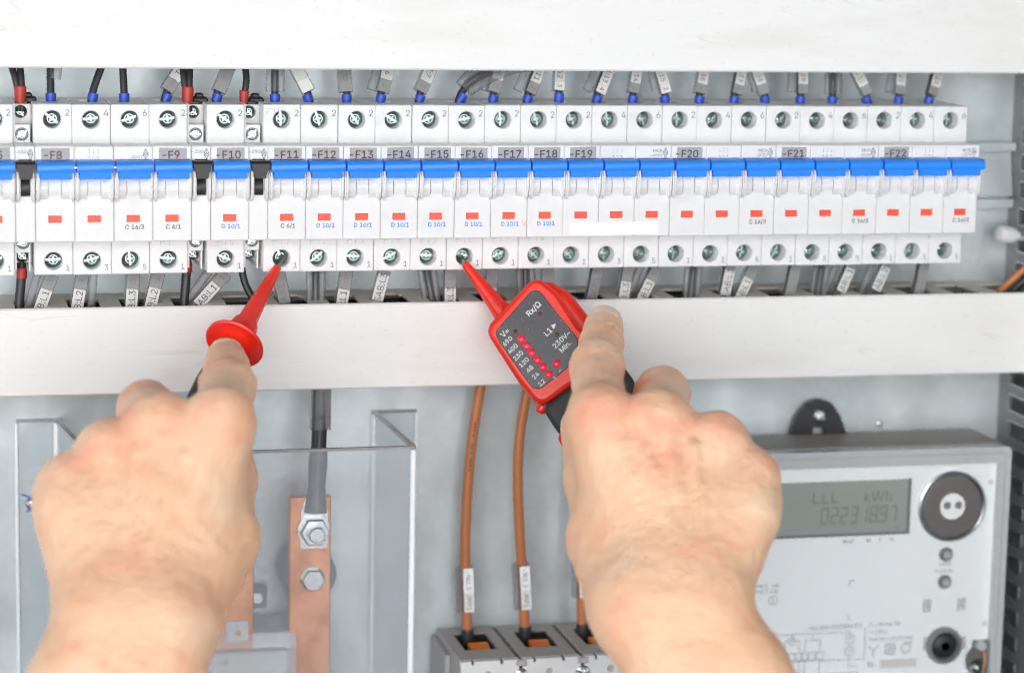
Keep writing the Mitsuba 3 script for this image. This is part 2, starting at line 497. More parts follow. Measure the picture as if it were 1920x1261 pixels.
def pole(t, x, tags, up, lo, rating=None, pencil=None, last=False, link=False):
    put(t, 'housing', HOUSING, at((x + rng.uniform(-.07, .07), rng.uniform(-.06, .0), rng.uniform(-.12, .12))) @ T().rotate([0, 1, 0], rng.uniform(-.12, .12)))
    b = put(t, 'toggle', BAR_R if last else BAR, at((x + rng.uniform(-.08, .08), rng.uniform(-.1, .1), rng.uniform(-.08, .08))))
    put(b, 'stem', STEM, at((x, 0, 0)))
    if link:
        put(b, 'link_pin', LINK, at((x + 8.75, 0, 0)))
    put(t, 'trip_flag', FLAG, at((x, 0, 0)))
    a = rng.uniform(0, 180)
    put(t, 'terminal_screw', SCREW, spin((x + .1, 24.6, 43.5), a))
    put(t, 'terminal_screw', SCREW, spin((x + .1, 24.6, -21.3), rng.uniform(0, 180)))
    write(t, 'terminal_number', up, 3.0, 'print_grey', (x + 6.7, DY, 46.6 if x < 120 else 46.0))
    write(t, 'terminal_number', lo, 2.6, 'print_grey', (x + 6.4, DY, -24.4))
    for tag in tags:
        if tag[0] == 'F':
            p = put(t, 'label_plate', label_plate(12.6), at((x + .3, 0, 0)))
            write(p, 'lettering', '-' + tag, 3.45, 'print_brown' if int(tag[1:]) < 14 else 'print_black', (x - .6 + rng.uniform(-.4, .6), -.3, 28.9), rot=rng.uniform(-.5, 2.2), bold=True)
        elif tag == 'dots':
            put(t, 'contact_symbol', DIODES, at((x - .3, 0, 29.3)))
        elif tag == 'volt':
            write(t, 'voltage_print', '~400V', 1.45, 'print_black', (x + 1.2, 0, 28.0))
            put(t, 'warning_symbol', TRI, at((x + 5.6, 0, 29.2)))
        elif tag == 'mcb':
            write(t, 'voltage_print', 'MCB', 1.5, 'print_black', (x + 2.0, 0, 30.4))
            write(t, 'voltage_print', '~400V', 1.45, 'print_black', (x + 1.4, 0, 28.2))
            put(t, 'warning_symbol', TRI, at((x + 5.8, 0, 29.4)))
    if rating:
        write(t, 'rating_print', rating, 1.95, 'print_blue' if rating[0] == 'D' else 'print_black', (x + .5, 0, -3.9), bold=True)
    if pencil:
        ls, xx = [], -4.2
        for ch in pencil:
            g = {'F': [[(0, 0), (.5, 3)], [(.2, 3), (2.2, 3.2)], [(-.2, 1.6), (2.0, 1.8)]], '1': [[(.2, 2.2), (1.2, 3.1), (.8, 0)]], '0': [[(1.2, 0), (.2, 1), (.5, 2.6), (1.6, 3), (2, 1.8), (1.2, 0)]],
                 '2': [[(.1, 2.4), (1, 3), (1.7, 2.2), (.1, .2), (2, .1)]], '3': [[(.1, 3), (1.6, 2.9), (.8, 1.7), (1.7, 1), (.2, 0)]], '4': [[(.6, 3), (.1, 1.4), (1.8, 1.4)], [(1.5, 2.8), (1.1, 0)]],
                 '5': [[(1.9, 3), (.5, 2.9), (.4, 1.8), (1.5, 1.4), (1.3, .3), (.1, 0)]], '6': [[(1.6, 3), (.4, 1.6), (.5, .2), (1.5, .3), (1.4, 1.2), (.5, 1.1)]], '7': [[(.1, 2.9), (1.9, 3), (.8, 0)]],
                 '8': [[(1.4, 1.6), (.4, 2.4), (1.1, 3), (1.6, 2.4), (.4, .8), (1, 0), (1.6, .7), (1.0, 1.6)]], '9': [[(1.6, 2.6), (.7, 3), (.4, 2), (1.5, 1.9), (1.7, 2.7), (1.2, 0)]]}[ch]
            ls += [[(xx + px * 1.05, pz) for px, pz in l] for l in g]
            xx += 3.0
        put(t, 'pencil_note', S(strokes(ls, .17), 'pencil', False), at((x + .2, DY, -14.6)))


def kx(k):
    return k * M


RAT = {'F9': 'C 6/1', 'F10': 'D 10/1', 'F11': 'C 6/1'}
GRP1, GRP3 = 'single-pole circuit breakers in the row', 'three-pole circuit breakers in the row'
t = thing('circuit_breaker', 'white breaker cut off by the left edge, its label ending in 5', 'circuit breaker', GRP1)
pole(t, kx(-7), ['F5'], '2', '1')
t = thing('circuit_breaker', 'wide white three-toggle breaker with label -F8, leftmost of the three-pole ones', 'circuit breaker', GRP3)
for i in range(3):
    pole(t, kx(-5.5 + i), [['F8'], ['dots'], ['volt']][i], '246'[i], '135'[i], 'C 16/3' if i == 2 else None, link=i < 2)
for tag, k in [('F9', -2.5), ('F10', -1.0)] + [(f'F{11 + i}', .5 + i) for i in range(8)]:
    t = thing('circuit_breaker', f'white single-pole breaker with one blue toggle and grey label -{tag}', 'circuit breaker', GRP1)
    pole(t, kx(k), [tag], '2', '1', RAT.get(tag, 'D 10/1'), tag)
    if tag == 'F17':
        put(t, 'red_pencil_mark', S(strokes([[(-.9, 1.2), (-.2, -1.0), (1.1, 1.5)], [(-.2, -1.0), (1.0, -1.1)]], .2), 'signal_red', False), at((kx(k) + 7.4, 0, -3.6)))
    if tag == 'F11':
        put(t, 'pencil_note', S(strokes([[(0, 0), (.6, 3)], [(.3, 3), (2.6, 3.3)], [(0, 1.6), (2.2, 1.8)], [(3.2, 2.4), (4.2, 3.4), (4.0, .5)], [(5.0, 2.4), (6.0, 3.4), (5.9, .5)]], .17), 'pencil', False), at((kx(k) - 7.6, DY, 45.5)))
for j, tag in enumerate(['F19', 'F20', 'F21', 'F22']):
    lb = {'F19': 'wide white three-pole breaker -F19 with a blank white sticker across it', 'F20': 'wide white three-pole breaker with grey label -F20',
          'F21': 'wide white three-pole breaker with grey label -F21', 'F22': 'wide white three-pole breaker -F22 at the right end of the row'}[tag]
    t = thing('circuit_breaker', lb, 'circuit breaker', GRP3)
    for i in range(3):
        pole(t, kx(8.5 + 3 * j + i), [[tag], ['dots'], ['mcb']][i], '246'[i], '135'[i], 'C 16/3' if i == 2 and tag != 'F19' else None, last=(tag == 'F22' and i == 2))
    if tag == 'F19':
        put(t, 'blank_sticker', S(ext([(143.6, -9.7), (186.9, -9.2), (186.7, -3.5), (143.4, -3.8)], .25, 'xz', -.22), 'sticker_white', False))


def aux_housing():
    h = cbox(-4.28, 4.28, 0, 58, ZB, ZT, .35)
    h += cbox(-4.28, 4.28, 30, 60, ZL + 4, ZU - 1, .3)
    h += cbox(-4.28, -3.3, DY + 3, 60, ZL + 2, ZU, .2)
    h += cbox(-4.28, 3.3, DY + 3, 60, 30, 41.0, .3) + cbox(-4.28, 3.0, DY + 3, 60, -17.6, -9, .3)
    h += cbox(2.2, 3.0, DY + 6, 60, ZL + 1, -16, .2)
    for z in (36.6, -13.0):
        h -= man(lathe([(3.05, 0), (3.05, 9)], (-.4, DY + 8, z), (0, -1, 0), 24))
    for z in (46.0, -20.8):
        h -= man(lathe([(3.05, 0), (3.05, 9)], (-.4, 36, z), (0, -1, 0), 24))
    for sg in (-1, 1):
        h += man(ext(ridge()[0], .9, 'yz', sg * 3.45 - .45)) + man(ext(ridge()[1], .5, 'yz', sg * 2.7 - .25))
    h -= cbox(-3.0, 3.0, -.2, 3, 19.2, 26.9, .1)
    h -= cbox(-2.0, 2.2, -.2, 2.4, 10.2, 20, .1)
    return h


AUX = S(aux_housing(), 'housing_white', False)
AUXBAR = S(tm([ext([(3, 26.7), (-5.2, 26.4), (-6.6, 25.2), (-6.6, 24.3), (3, 22)], 8.4, 'yz', -4.1),
               man(ext([(-4.1, 24.4), (4.3, 24.4), (2.9, 20.6), (2.3, 18.6), (-2.2, 18.6), (-2.6, 20.6)], 9.2, 'xz', -6.55))]), 'black_plastic', False)
AUXSTEM = S(ext([(1.9, 20)] + [(y + 1.2, z) for y, z in ARC if 10.4 < z < 19.5] + [(2.0, 10.4), (2.3, 10.4), (2.3, 20)], 4.0, 'yz', -1.9), 'black_plastic', 40)
for k, where in ((-6.25, 'left of the -F8 breaker'), (-1.75, 'between the -F9 and -F10 breakers'), (-.25, 'between the -F10 and -F11 breakers')):
    x = kx(k)
    t = thing('auxiliary_contact', f'half-width white switch module with black toggle, {where}', 'switch', 'half-width modules with black toggles')
    put(t, 'housing', AUX, at((x, 0, 0)))
    b = put(t, 'toggle', AUXBAR, at((x, 0, 0)))
    put(b, 'stem', AUXSTEM, at((x, 0, 0)))
    for z, y, sh in ((36.6, DY + 4.6, SCREW_S), (46.0, 34, SCREW_D), (-13.0, DY + 4.6, SCREW_S), (-20.8, 34, SCREW_D)):
        put(t, 'terminal_screw', sh, spin((x - .4, y, z), rng.uniform(-60, 60)))
    write(t, 'voltage_print', '~250V', 1.45, 'print_black', (x - 1.2, 0, 30.3))
    put(t, 'warning_symbol', TRI, at((x + 2.4, 0, 29.3)))
    # the dark clip standing on the module's upper terminals
    put(t, 'terminal_clip', S([cbox(x - .2, x + 7.2, 34, 40, 49.4, 52.6, .9), cbox(x + 1.2, x + 5.2, 35, 39, 52, 54.4, .8), cbox(x - 1.4, x + 3.0, 31, 36, 49.2, 51.0, .4)], 'black_plastic'))

# ------------------------------------------------------------------ wires with end sleeves and markers
SIDE = np.array([1., 0, 0])


def marker(t, p0, p1, w, kind, txts, flip, side=0.0, dep=2.25):
    """A clear oblong sleeve along the wire with printed label pieces in its front. p0 is the end nearest the breaker."""
    p0, p1 = np.asarray(p0, float), np.asarray(p1, float)
    a = p1 - p0
    L = np.linalg.norm(a)
    a /= L
    ez = np.array([0, -1., 0]) - a * (a @ np.array([0, -1., 0]))
    ez /= np.linalg.norm(ez)
    ex = np.cross(a, ez)                      # to the right when a points up
    ctr = ex * side
    sl = put(t, 'clear_sleeve', S(tube([p0 + ctr, p1 + ctr], 1, 16, 2, flat=(w / 2 + .35, dep, ex), curve=False), 'clear_sleeve', 50))
    pos = .0
    for ln, b, s, h in txts:
        c0, c1 = p0 + a * pos, p0 + a * (pos + ln - .12)
        pos += ln
        m = man(trimesh.creation.box((w - .5, .3, np.linalg.norm(c1 - c0))))
        mm = tm(m)
        mt = np.eye(4)
        mt[:3, 0], mt[:3, 1], mt[:3, 2], mt[:3, 3] = ex, -ez, a, (c0 + c1) / 2 + ez * (dep + .12) + ctr
        if np.linalg.det(mt[:3, :3]) < 0:
            mt[:3, 0] *= -1
        mm.apply_transform(mt)
        q = put(sl, 'label_strip', S(mm, b, False))
        if s:
            o = (c0 + c1) / 2 + ez * (dep + .28) + ctr
            X = a if flip else -a
            Y = np.cross(ez, X)
            put(sl, 'lettering', text(s, h, 'print_black' if b != 'marker_grey' else 'print_grey'), frame(X, Y, ez, o))


def upper(name_k, x0, x1, style, txts=(), w=5.6, x_mid=None, collar='ferrule_blue', tilt=0.0, side=0., label=None, ch=4.2):
    t = thing('wire', label, 'wire', 'black wires entering the breakers from above')
    y0, y1 = 36.5, 42.0
    z0, z1 = 44.5, 92.0
    xe = x0 + (x1 - x0) * (z1 - 50.8) / 15.4
    pts = [(x0, y0, z0), (x0, y0, 52.5), (x0 + (x1 - x0) * .42 if x_mid is None else x_mid, y0 + 2, 59.5), (x1, y1 - 2, 67), (xe, y1 + 3, z1)]
    put(t, 'insulation', S(tube(pts, 1.75, 12, 26), 'black_rubber', 50))
    d = np.array([(x1 - x0) * .25 + tilt, .5, 6.0])
    d /= np.linalg.norm(d)
    b = np.array([x0, y0, 50.2])
    put(t, 'end_sleeve', S(lathe([(2.15, -2.5), (2.15, 0), (2.4, 1.0), (2.45, ch - .2), (2.3, ch)], b, d, 18), collar, 40))
    if txts:
        a0 = np.array([x0 + (x1 - x0) * .12, y0 + .3, 51.2 + ch])
        dirv = np.array([x1 - a0[0] + (x1 - x0) * .02, y1 - 2 - a0[1], 67 - a0[2]])
        a1 = a0 + dirv / np.linalg.norm(dirv) * 28
        marker(t, a0 + (0, -.6, 0), a1 + (0, -.6, 0), w, style, txts, False, side)
    return t


MG, MW = 'marker_grey', 'marker_white'
UP = [(-95.7, -95.6), (-77.0, -71.8), (-62.1, -62.5), (-43.3, -34.4), (-19.5, -13.7), (8.2, 8.6), (24.4, 17.7), (42.5, 41.8), (58.6, 62.1), (77.2, 84.0), (96.8, 120.1), (113.3, 117.4), (130.2, 136.4), (146.1, 147.3), (164.8, 171.1), (183.1, 186.1), (199.9, 196.4), (217.0, 220.3), (234.9, 238.7), (251.4, 247.0), (269.5, 270.2), (286.3, 287.0), (304.9, 297.9), (321.3, 323.1), (337.3, 342.2)]
UPTX = [None, None, None, [(6, MG, 'F9.2', 2.4), (12, MW, '4L1', 2.6)], [(14, MG, '2', 2.6)], [(20, None, None, 0)], [(6.5, MW, '', 2), (13, MW, '5', 2.2)],
        [(14, MG, 'X3', 2.3)], [(6.2, MG, '2', 2.4), (12, MW, 'X3:6', 2.5)], [(5.4, MG, '2', 2.4), (12, MW, 'X3:7', 2.5)], None, [(6.2, MG, '2', 2.4), (12, MW, 'X3:9', 2.5)],
        [(5.6, MG, '2', 2.4), (12, MW, 'X3:11', 2.5)], [(4.6, MW, '3', 2.2), (12, MW, 'X3:12', 2.5)], [(4.4, MW, '4', 2.2), (12, MW, 'X3:13', 2.4)], [(4.8, MG, '6', 2.2), (12, MW, '-X3:14', 2.3)],
        [(4.4, MW, '2', 2.2), (12, MW, 'X3:15', 2.4)], [(4.6, MG, '4', 2.2), (12, MW, 'X3:16', 2.4)], [(4.6, MG, '6', 2.2), (12, MW, 'X3:17', 2.4)], [(5, MG, '2', 2.2), (12, MW, 'X3:18', 2.4)],
        [(4.8, MG, '4', 2.2), (12, MW, 'X3:19', 2.4)], [(20, None, None, 0)], [(4.6, MG, '2', 2.2), (12, MW, 'X3:21', 2.4)], [(4.4, MG, '4', 2.2), (12, MW, 'X3:22', 2.4)], [(4.4, MG, '6', 2.2), (12, MW, 'X3:23', 2.4)]]
NAMES = ['-F8 first pole', '-F8 second pole', '-F8 third pole', '-F9', '-F10'] + [f'-F{i}' for i in range(11, 19)] + [f'-F{i} {p} pole' for i in range(19, 23) for p in ('first', 'second', 'third')]
for i, ((a, b), tx) in enumerate(zip(UP, UPTX)):
    say_ = {0: 'upright black wire with blue end sleeve', 1: 'black wire with blue end sleeve curving up rightwards', 2: 'nearly upright bare black wire with blue end sleeve', 10: 'strongly bent black wire with leaning blue end sleeve'}.get(i)
    if say_ is None:
        wh = 'white' if tx and tx[-1][1] == MW else 'grey' if tx and tx[-1][1] == MG else 'blank clear'
        rd = f' reading {tx[-1][2]}' if tx and tx[-1][2] and len(tx[-1][2]) > 2 else ''
        say_ = f'sleeved black wire with {wh} marker{rd}'
    lb = f'{say_}, above breaker {NAMES[i]}'
    clear = [q for q in tx if q[1]] if tx else ()
    t = upper(i, a, b, None, clear, label=lb, side=-.6 if i % 2 else .4, tilt=-2.5 if i == 10 else 0, w=6.2 if i < 12 else 5.5, ch=4.6 if i in (10, 13) else 3.9 - .02 * i, x_mid=None if i != 10 else a + 5.5)
    if tx and not clear:
        c0, c1 = np.array([a, 36.3, 55.2]), np.array([b + (b - a), 40.5, 84])
        for s in (-2.9, 0, 2.9):
            put(t, 'clear_sleeve', S(tube([c0 + (s, 0, 0), c1 + (s, 0, 0)], 1, 12, 2, flat=(1.5, 1.9, SIDE), curve=False), 'clear_sleeve', 50))
    if i == 0:
        put(t, 'clear_sleeve', S(tube([(-93.6, 36.5, 60.5), (-90.5, 39, 84)], 1, 14, 2, flat=(2.6, 2.2, SIDE), curve=False), 'clear_sleeve', 50))
    if i == 10:
        for s in (-3.6, -.4, 3.2):
            put(t, 'clear_sleeve', S(tube([(99 + s * .7, 34.6, 57.0 - s * .5), (105 + s * .6, 35.2, 61.6 - s * .9), (117, 36.5, 66.6 - s * .9), (132, 39, 70 - s * .9)], 1, 12, 14, flat=(2.1, 2.1, SIDE)), 'clear_sleeve', 50))
    if i in (8, 11, 12, 14, 16, 19, 20, 23):
        put(t, 'clear_sleeve', S(tube([(a - 4.6 + (0.4 if i < 12 else 0), 37.2, 56), (b - 3.4 + (b - a), 42, 84)], 1, 12, 2, flat=(2.4, 2.0, SIDE), curve=False), 'clear_sleeve', 50))

for x0, xs, where in ((-109.7, [-113.0, -110.4], 'left of the -F8 breaker'), (-33.2, [-34.6, -32.4], 'between breakers -F9 and -F10'), (-6.9, [-6.2], 'between breakers -F10 and -F11')):
    t = thing('wire', f'{"two black wires" if len(xs) > 1 else "single black wire"} in one red end sleeve above the module {where}', 'wire', 'black wires with red end sleeves')
    for j, x1 in enumerate(xs):
        o = (j - .5) * 1.6 if len(xs) > 1 else 0
        put(t, 'insulation', S(tube([(x0 + o, 33, 46), (x0 + o, 33.4, 53), (x0 + o * 1.1 + (x1 - x0) * .3 + (1.2 if len(xs) == 1 else 0), 35, 60), (x1 + o, 38, 68), (x1 + (x1 - x0), 42, 90)], 1.6, 12, 24), 'black_rubber', 50))
    r = 2.7 if len(xs) > 1 else 2.2
    put(t, 'end_sleeve', S(lathe([(r - .3, -.6), (r - .2, 0), (r, 3.5), (r + .1, 7.2 if len(xs) > 1 else 5.6), (r - .3, 7.6 if len(xs) > 1 else 6.0)], (x0, 33, 49.9), (0.02, .05, 1), 20), 'collar_red', 40))

LOW = [(-96.6, -101.9), (-81.8, -84.3), (-59.1, -60.2), (-46.6, -50.3), (-15.8, -28.5), (10.2, 12.7), (28.1, 27.7), (43.0, 40.3), (60.4, 56.4), (82.1, 85.0), (92.6, 92.1), (114.3, 112.7), (131.1, 131.3), (141.9, 141.5), (166.1, 163.0), (182.5, 179.8), (196.1, 188.8), (216.8, 214.8), (234.2, 231.1), (247.3, 240.3), (268.4, 264.9), (283.9, 280.9), (298.1, 291.4), (317.6, 310.7), (336.9, 333.7)]
LOWTX = [('AB:L1', ':1'), ('AB:L2', ':3'), ('AB:L3', ':5'), ('AB:L2', ':1'), ('AB:L1', ':1'), ('AB:L1', ''), None, ('AB:L1', ':1'), ('SAB:L3', ''), None, ('8AB:L3', '1'), ('AB:L2', '1'), None, ('1', '1'), ('8AB:L3', ''), ('AB:L3', '1'), ('AB:L1', '1'),
         None, ('SAB:L3', ''), ('AB:L1', ':1'), ('F:L1', ''), None, ('AB:L1', ''), ('AB:L2', ''), ('1', '')]
LNAME = ['-F8 first pole', '-F8 second pole', '-F8 third pole', '-F9', '-F10', '-F11', '-F12', '-F13', '-F14', '-F15', '-F16, at its left edge', '-F17', '-F18, dark pair', '-F18, second wire', '-F19 first pole', '-F19 second pole', '-F19 third pole', '-F20 first pole', '-F20 second pole', '-F20 third pole', '-F21 first pole', '-F21 second pole', '-F21 third pole', '-F22 first pole', '-F22 second pole']
for i, ((a, b), tx) in enumerate(zip(LOW, LOWTX)):
    dark = i in (5, 14, 20, 24, 13)
    if tx:
        lb = f'sleeved black wire {"with dull marker" if dark else "with marker"} {tx[0] if len(tx[0]) > 1 else ""} below breaker {LNAME[i]}'.replace('  ', ' ')
    else:
        lb = f'plain sleeved wire without marker below breaker {LNAME[i]}'
    t = thing('wire', lb, 'wire', 'black wires leaving the breakers downwards')
    z0, z1, zz = -24, -46, -72
    d = (b - a) / 13.2
    pts = [(a - d * 3, 41, z0), (a, 37.6, -31), (b, 34.6, -44.5), (b + d * 26, 33.5, zz)]
    put(t, 'insulation', S(tube(pts, 1.7, 12, 20), 'black_rubber', 50))
    if tx:
        p0, p1 = np.array([a - d * .3, 35, -29.8]), np.array([b + d * 16, 29.6, -60])
        gl = 7.5 if tx[1] or i in (13, 20) else (2.2 if i != 24 else 10)
        cut = 1.8 if i in (7, 10, 11) else 0
        marker(t, p0 + (0, -1.2, 0), p1 + (0, -1.2, 0), 6.0 if i < 14 else 5.6, None, [(gl + cut, MG, tx[1], 2.7), (13, MG if dark else MW, tx[0] if len(tx[0]) > 1 else '', 3.1)], False if i in (8, 18) else False, side=.5 if i % 2 else -.3)
        if i in (0, 1, 4, 16, 22, 23):
            put(t, 'clear_sleeve', S(tube([(a - 5.2 if i != 1 else a + 5.2, 37, -27), (b - 4.8 + d * 14 if i != 1 else b + 4.6, 33, -62)], 1, 12, 2, flat=(2.1, 1.9, SIDE), curve=False), 'clear_sleeve', 50))
    else:
        for s in (-3.4, 0, 3.1):
            put(t, 'clear_sleeve', S(tube([(a + s - d * 2, 36, -27), (a + s * .95 + (b - a) * .3, 34.5, -36), (b + s * .8 + d * 10, 31, -62)], 1, 12, 8, flat=(1.6, 1.9, SIDE)), 'clear_sleeve', 50))
for pts, col, where in (([(-110.0, 36, -22), (-110.2, 36, -33), (-111.5, 34, -44), (-111.5, 34, -72)], -31.8, 'left of the -F8 breaker'), ([(-33.4, 36, -22), (-33.6, 36, -31), (-34.8, 34, -44), (-35, 34, -72)], -29.8, 'between breakers -F9 and -F10'),
                        ([(-7.6, 38, -20), (-7.2, 36.5, -29), (-5.6, 35.5, -36), (-1.8, 34, -43.5), (3, 33, -60)], None, 'between breakers -F10 and -F11')):
    t = thing('wire', f'black wire {"with red end sleeve" if col else "without any sleeve"} below the module {where}', 'wire', 'black wires below the half-width modules')
    put(t, 'insulation', S(tube(pts, 1.75 if col is None else 2.2, 12, 24), 'black_rubber', 50))
    if col:
        put(t, 'end_sleeve', S(lathe([(2.3, 0), (2.5, .4), (2.4, 4.6), (2.1, 5)], (pts[0][0] + .2, 36, col), (0, 0, 1), 18), 'collar_red', 40))

# small things at the right edge
t = thing('plug', 'blurred white plastic plug at the right edge below the rail', 'plug')
put(t, 'head', S(lathe([(2.2, 0), (4.2, 1.2), (4.6, 4), (4.5, 8), (3.8, 10.5), (2.4, 11)], (384, 50, -17.2), (1, .1, -.12), 20), 'white_nylon', 50))
put(t, 'tail', S(lathe([(2.4, 10), (2.4, 22), (2.0, 40)], (384, 50, -17.2), (1, .1, -.12), 14), 'white_nylon', 50))
put(None, 'orange_wire', S(tube([(372, 41, -62), (383, 41, -46), (389, 40, -40), (396, 38, -33), (408, 36, -28)], 1.9, 12, 24), 'orange_sheath', 50))
used['orange_wire'] = 1
labels['orange_wire'] = dict(label='short orange wire rising from the trunk at the right edge', category='wire')
put(None, 'dark_wire', S(tube([(384, 44, -64), (391, 43, -47), (397, 41, -40), (408, 39, -36)], 2.2, 12, 24), 'black_rubber', 50))
labels['dark_wire'] = dict(label='short dark wire beside the orange one at the right edge', category='wire')

# ------------------------------------------------------------------ clear cover, copper bars, lug cable
cov = thing('clear_cover', 'clear acrylic cover box over the copper bars, lower left', 'cover')
ZC = -105.2
def sheet(a, b, th=3.0):
    """Upright acrylic sheet between plan points a and b, from the cover's top edge down out of the picture."""
    a, b = np.array(a, float), np.array(b, float)
    return np.array([[a[0], a[1], -330], [b[0], b[1], -330], [b[0], b[1], ZC], [a[0], a[1], ZC]]), np.array([[0, 1, 2], [0, 2, 3]])


def pane(a, b):
    v, f = sheet(a, b)
    return S(trimesh.Trimesh(v, f, process=False), 'acrylic', False)


PL = [(-112.1, 64.8), (-93.1, 64.0), (-82.6, -22), (65.0, -22), (62.3, 64.0), (83.8, 64.8)]
for nm, i in (('flange', 0), ('side_panel', 1), ('front_panel', 2), ('side_panel', 3), ('flange', 4)):
    put(cov, nm, pane(PL[i], PL[i + 1]))
edge = LineString(PL).buffer(1.25, cap_style=2, join_style=1)
put(cov, 'top_edge', S(ext(edge, 1.2, 'xy', ZC - .2), 'acrylic_edge', False))
bends = [lathe([(1.5, 0), (1.5, 225)], (px, py, -331), (0, 0, 1), 10) for px, py in PL[1:5]] + [lathe([(.9, 0), (.9, 225)], (px, py, -331), (0, 0, 1), 8) for px, py in (PL[0], PL[5])]
for b_ in bends:
    put(cov, 'corner_edge', S(b_, 'acrylic_bend', 50))
put(cov, 'fixing_screw', S(screw_mesh(3.2, 2.0), 'bright_zinc', 24), spin((-105.1, 63.6, -145.4), 25))
put(cov, 'pen_mark', S(strokes([[(-109.5, -141.2), (-106.5, -142.4)], [(-107.5, -149.6), (-104, -147.4)]], .8), 'print_blue', False), at((0, 64.5, 0)))


def copper_bar(x0, x1, y, zt, label):
    t = thing('copper_bar', label, 'busbar', 'copper bars under the clear cover')
    b = cbox(x0, x1, y, y + 5, -330, zt, .5)
    put(t, 'bar', S(b, 'copper'))
    return t


cb = copper_bar(15.2, 35.4, 30, -138.6, 'copper bar with two bolts and a cable lug, under the clear cover')
copper_bar(-21.5, -2.0, 30, -138.8, 'second copper bar, mostly hidden behind the left hand')


def hexa(r, h, p):
    return lathe([(r, 0), (r, h * .8), (r * .9, h)], p, (0, -1, 0), 6)


put(cb, 'nut', S(hexa(7.3, 5.2, (26.7, 27.8, -155.0)), 'bright_zinc', 25))
put(cb, 'washer', S(lathe([(7.9, 0), (7.9, 1.1)], (26.7, 28.9, -155.0), (0, -1, 0), 28), 'bright_zinc', 30))
put(cb, 'stud', S(lathe([(3.9, 0), (3.9, 5.5), (3.4, 6.2)], (26.7, 22.9, -155.0), (0, -1, 0), 20), 'bright_zinc', 40))
put(cb, 'bolt', S(hexa(5.7, 4.2, (26.4, 29.0, -179.3)), 'bright_zinc', 25))
put(cb, 'bolt_washer', S(lathe([(6.0, 0), (6.0, 1.0)], (26.4, 30, -179.3), (0, -1, 0), 28), 'zinc', 30))
ins = thing('insulator', 'dark round standoff insulator behind the copper bar', 'insulator')
put(ins, 'body', S(lathe([(13.2, 0), (13.6, 3), (13.6, 22), (12.8, 24), (11, 27)], (26.6, 63.5, -180.5), (0, -1, 0), 36), 'insulator_grey', 40))
lc = thing('lug_cable', 'thick black cable with grey shrink tube and cable lug bolted to the copper bar', 'cable')
put(lc, 'insulation', S(tube([(31.0, 34, -60), (30.4, 33, -88), (29.4, 31, -112), (28.9, 29.5, -120)], 3.7, 18, 20), 'black_rubber', 50))
put(lc, 'shrink_tube', S(tube([(29.1, 29.8, -115.5), (28.5, 28.9, -125), (27.9, 28.2, -136), (27.5, 27.6, -146)], [4.2, 4.7, 4.4, 4.3, 4.9, 5.6], 18, 20), 'grey_tape', 50))
lug = unary_union([Polygon([(22.6, -139), (31.8, -139), (33.6, -146), (33.4, -164), (20.2, -164), (20.6, -146)])])
put(lc, 'lug', S(ext(lug.buffer(-.6).buffer(.6), 1.6, 'xz', 28.3), 'bright_zinc', False))
sl = put(lc, 'clear_sleeve', S(tube([(30.3, 32.6, -85), (30.0, 31.6, -106)], 1, 20, 4, flat=(5.0, 4.6, SIDE), curve=False), 'clear_sleeve', 50))
put(sl, 'label_strip', S(cbox(32.0, 34.4, 29.2, 29.6, -105, -86, .05), 'marker_grey', False))

rb = thing('terminal_base', 'white block with a small label under the clear cover, partly behind the left hand', 'block')
put(rb, 'body', S(cbox(-34, 19.5, 30, 62, -330, -205.5, .8), 'relay_white'))
put(rb, 'step', S(cbox(-34, 14, 24, 30.4, -330, -213, .6), 'relay_white'))
p_ = put(rb, 'name_plate', S(cbox(-20, -2.6, 23.5, 24.2, -222.5, -213.8, .1), 'marker_white', False))
write(p_, 'lettering', '-S', 3.0, 'print_grey', (-17.2, 23.5, -217.5))
put(rb, 'terminal_tab', S(man(cbox(-15.6, -4.6, 28.4, 30.6, -209, -198.6, .2)) - man(lathe([(1.4, 0), (1.4, 6)], (-9.6, 32, -204.4), (0, -1, 0), 16)), 'relay_white', False))
bt = thing('hex_bolt', 'small zinc bolt on the plate between the copper bars', 'bolt')
put(bt, 'head', S(hexa(3.2, 3, (3.2, 58, -195)), 'bright_zinc', 25))
put(bt, 'washer', S(cbox(-2, 8.4, 58, 60, -201, -189.5, .3), 'insulator_grey'))

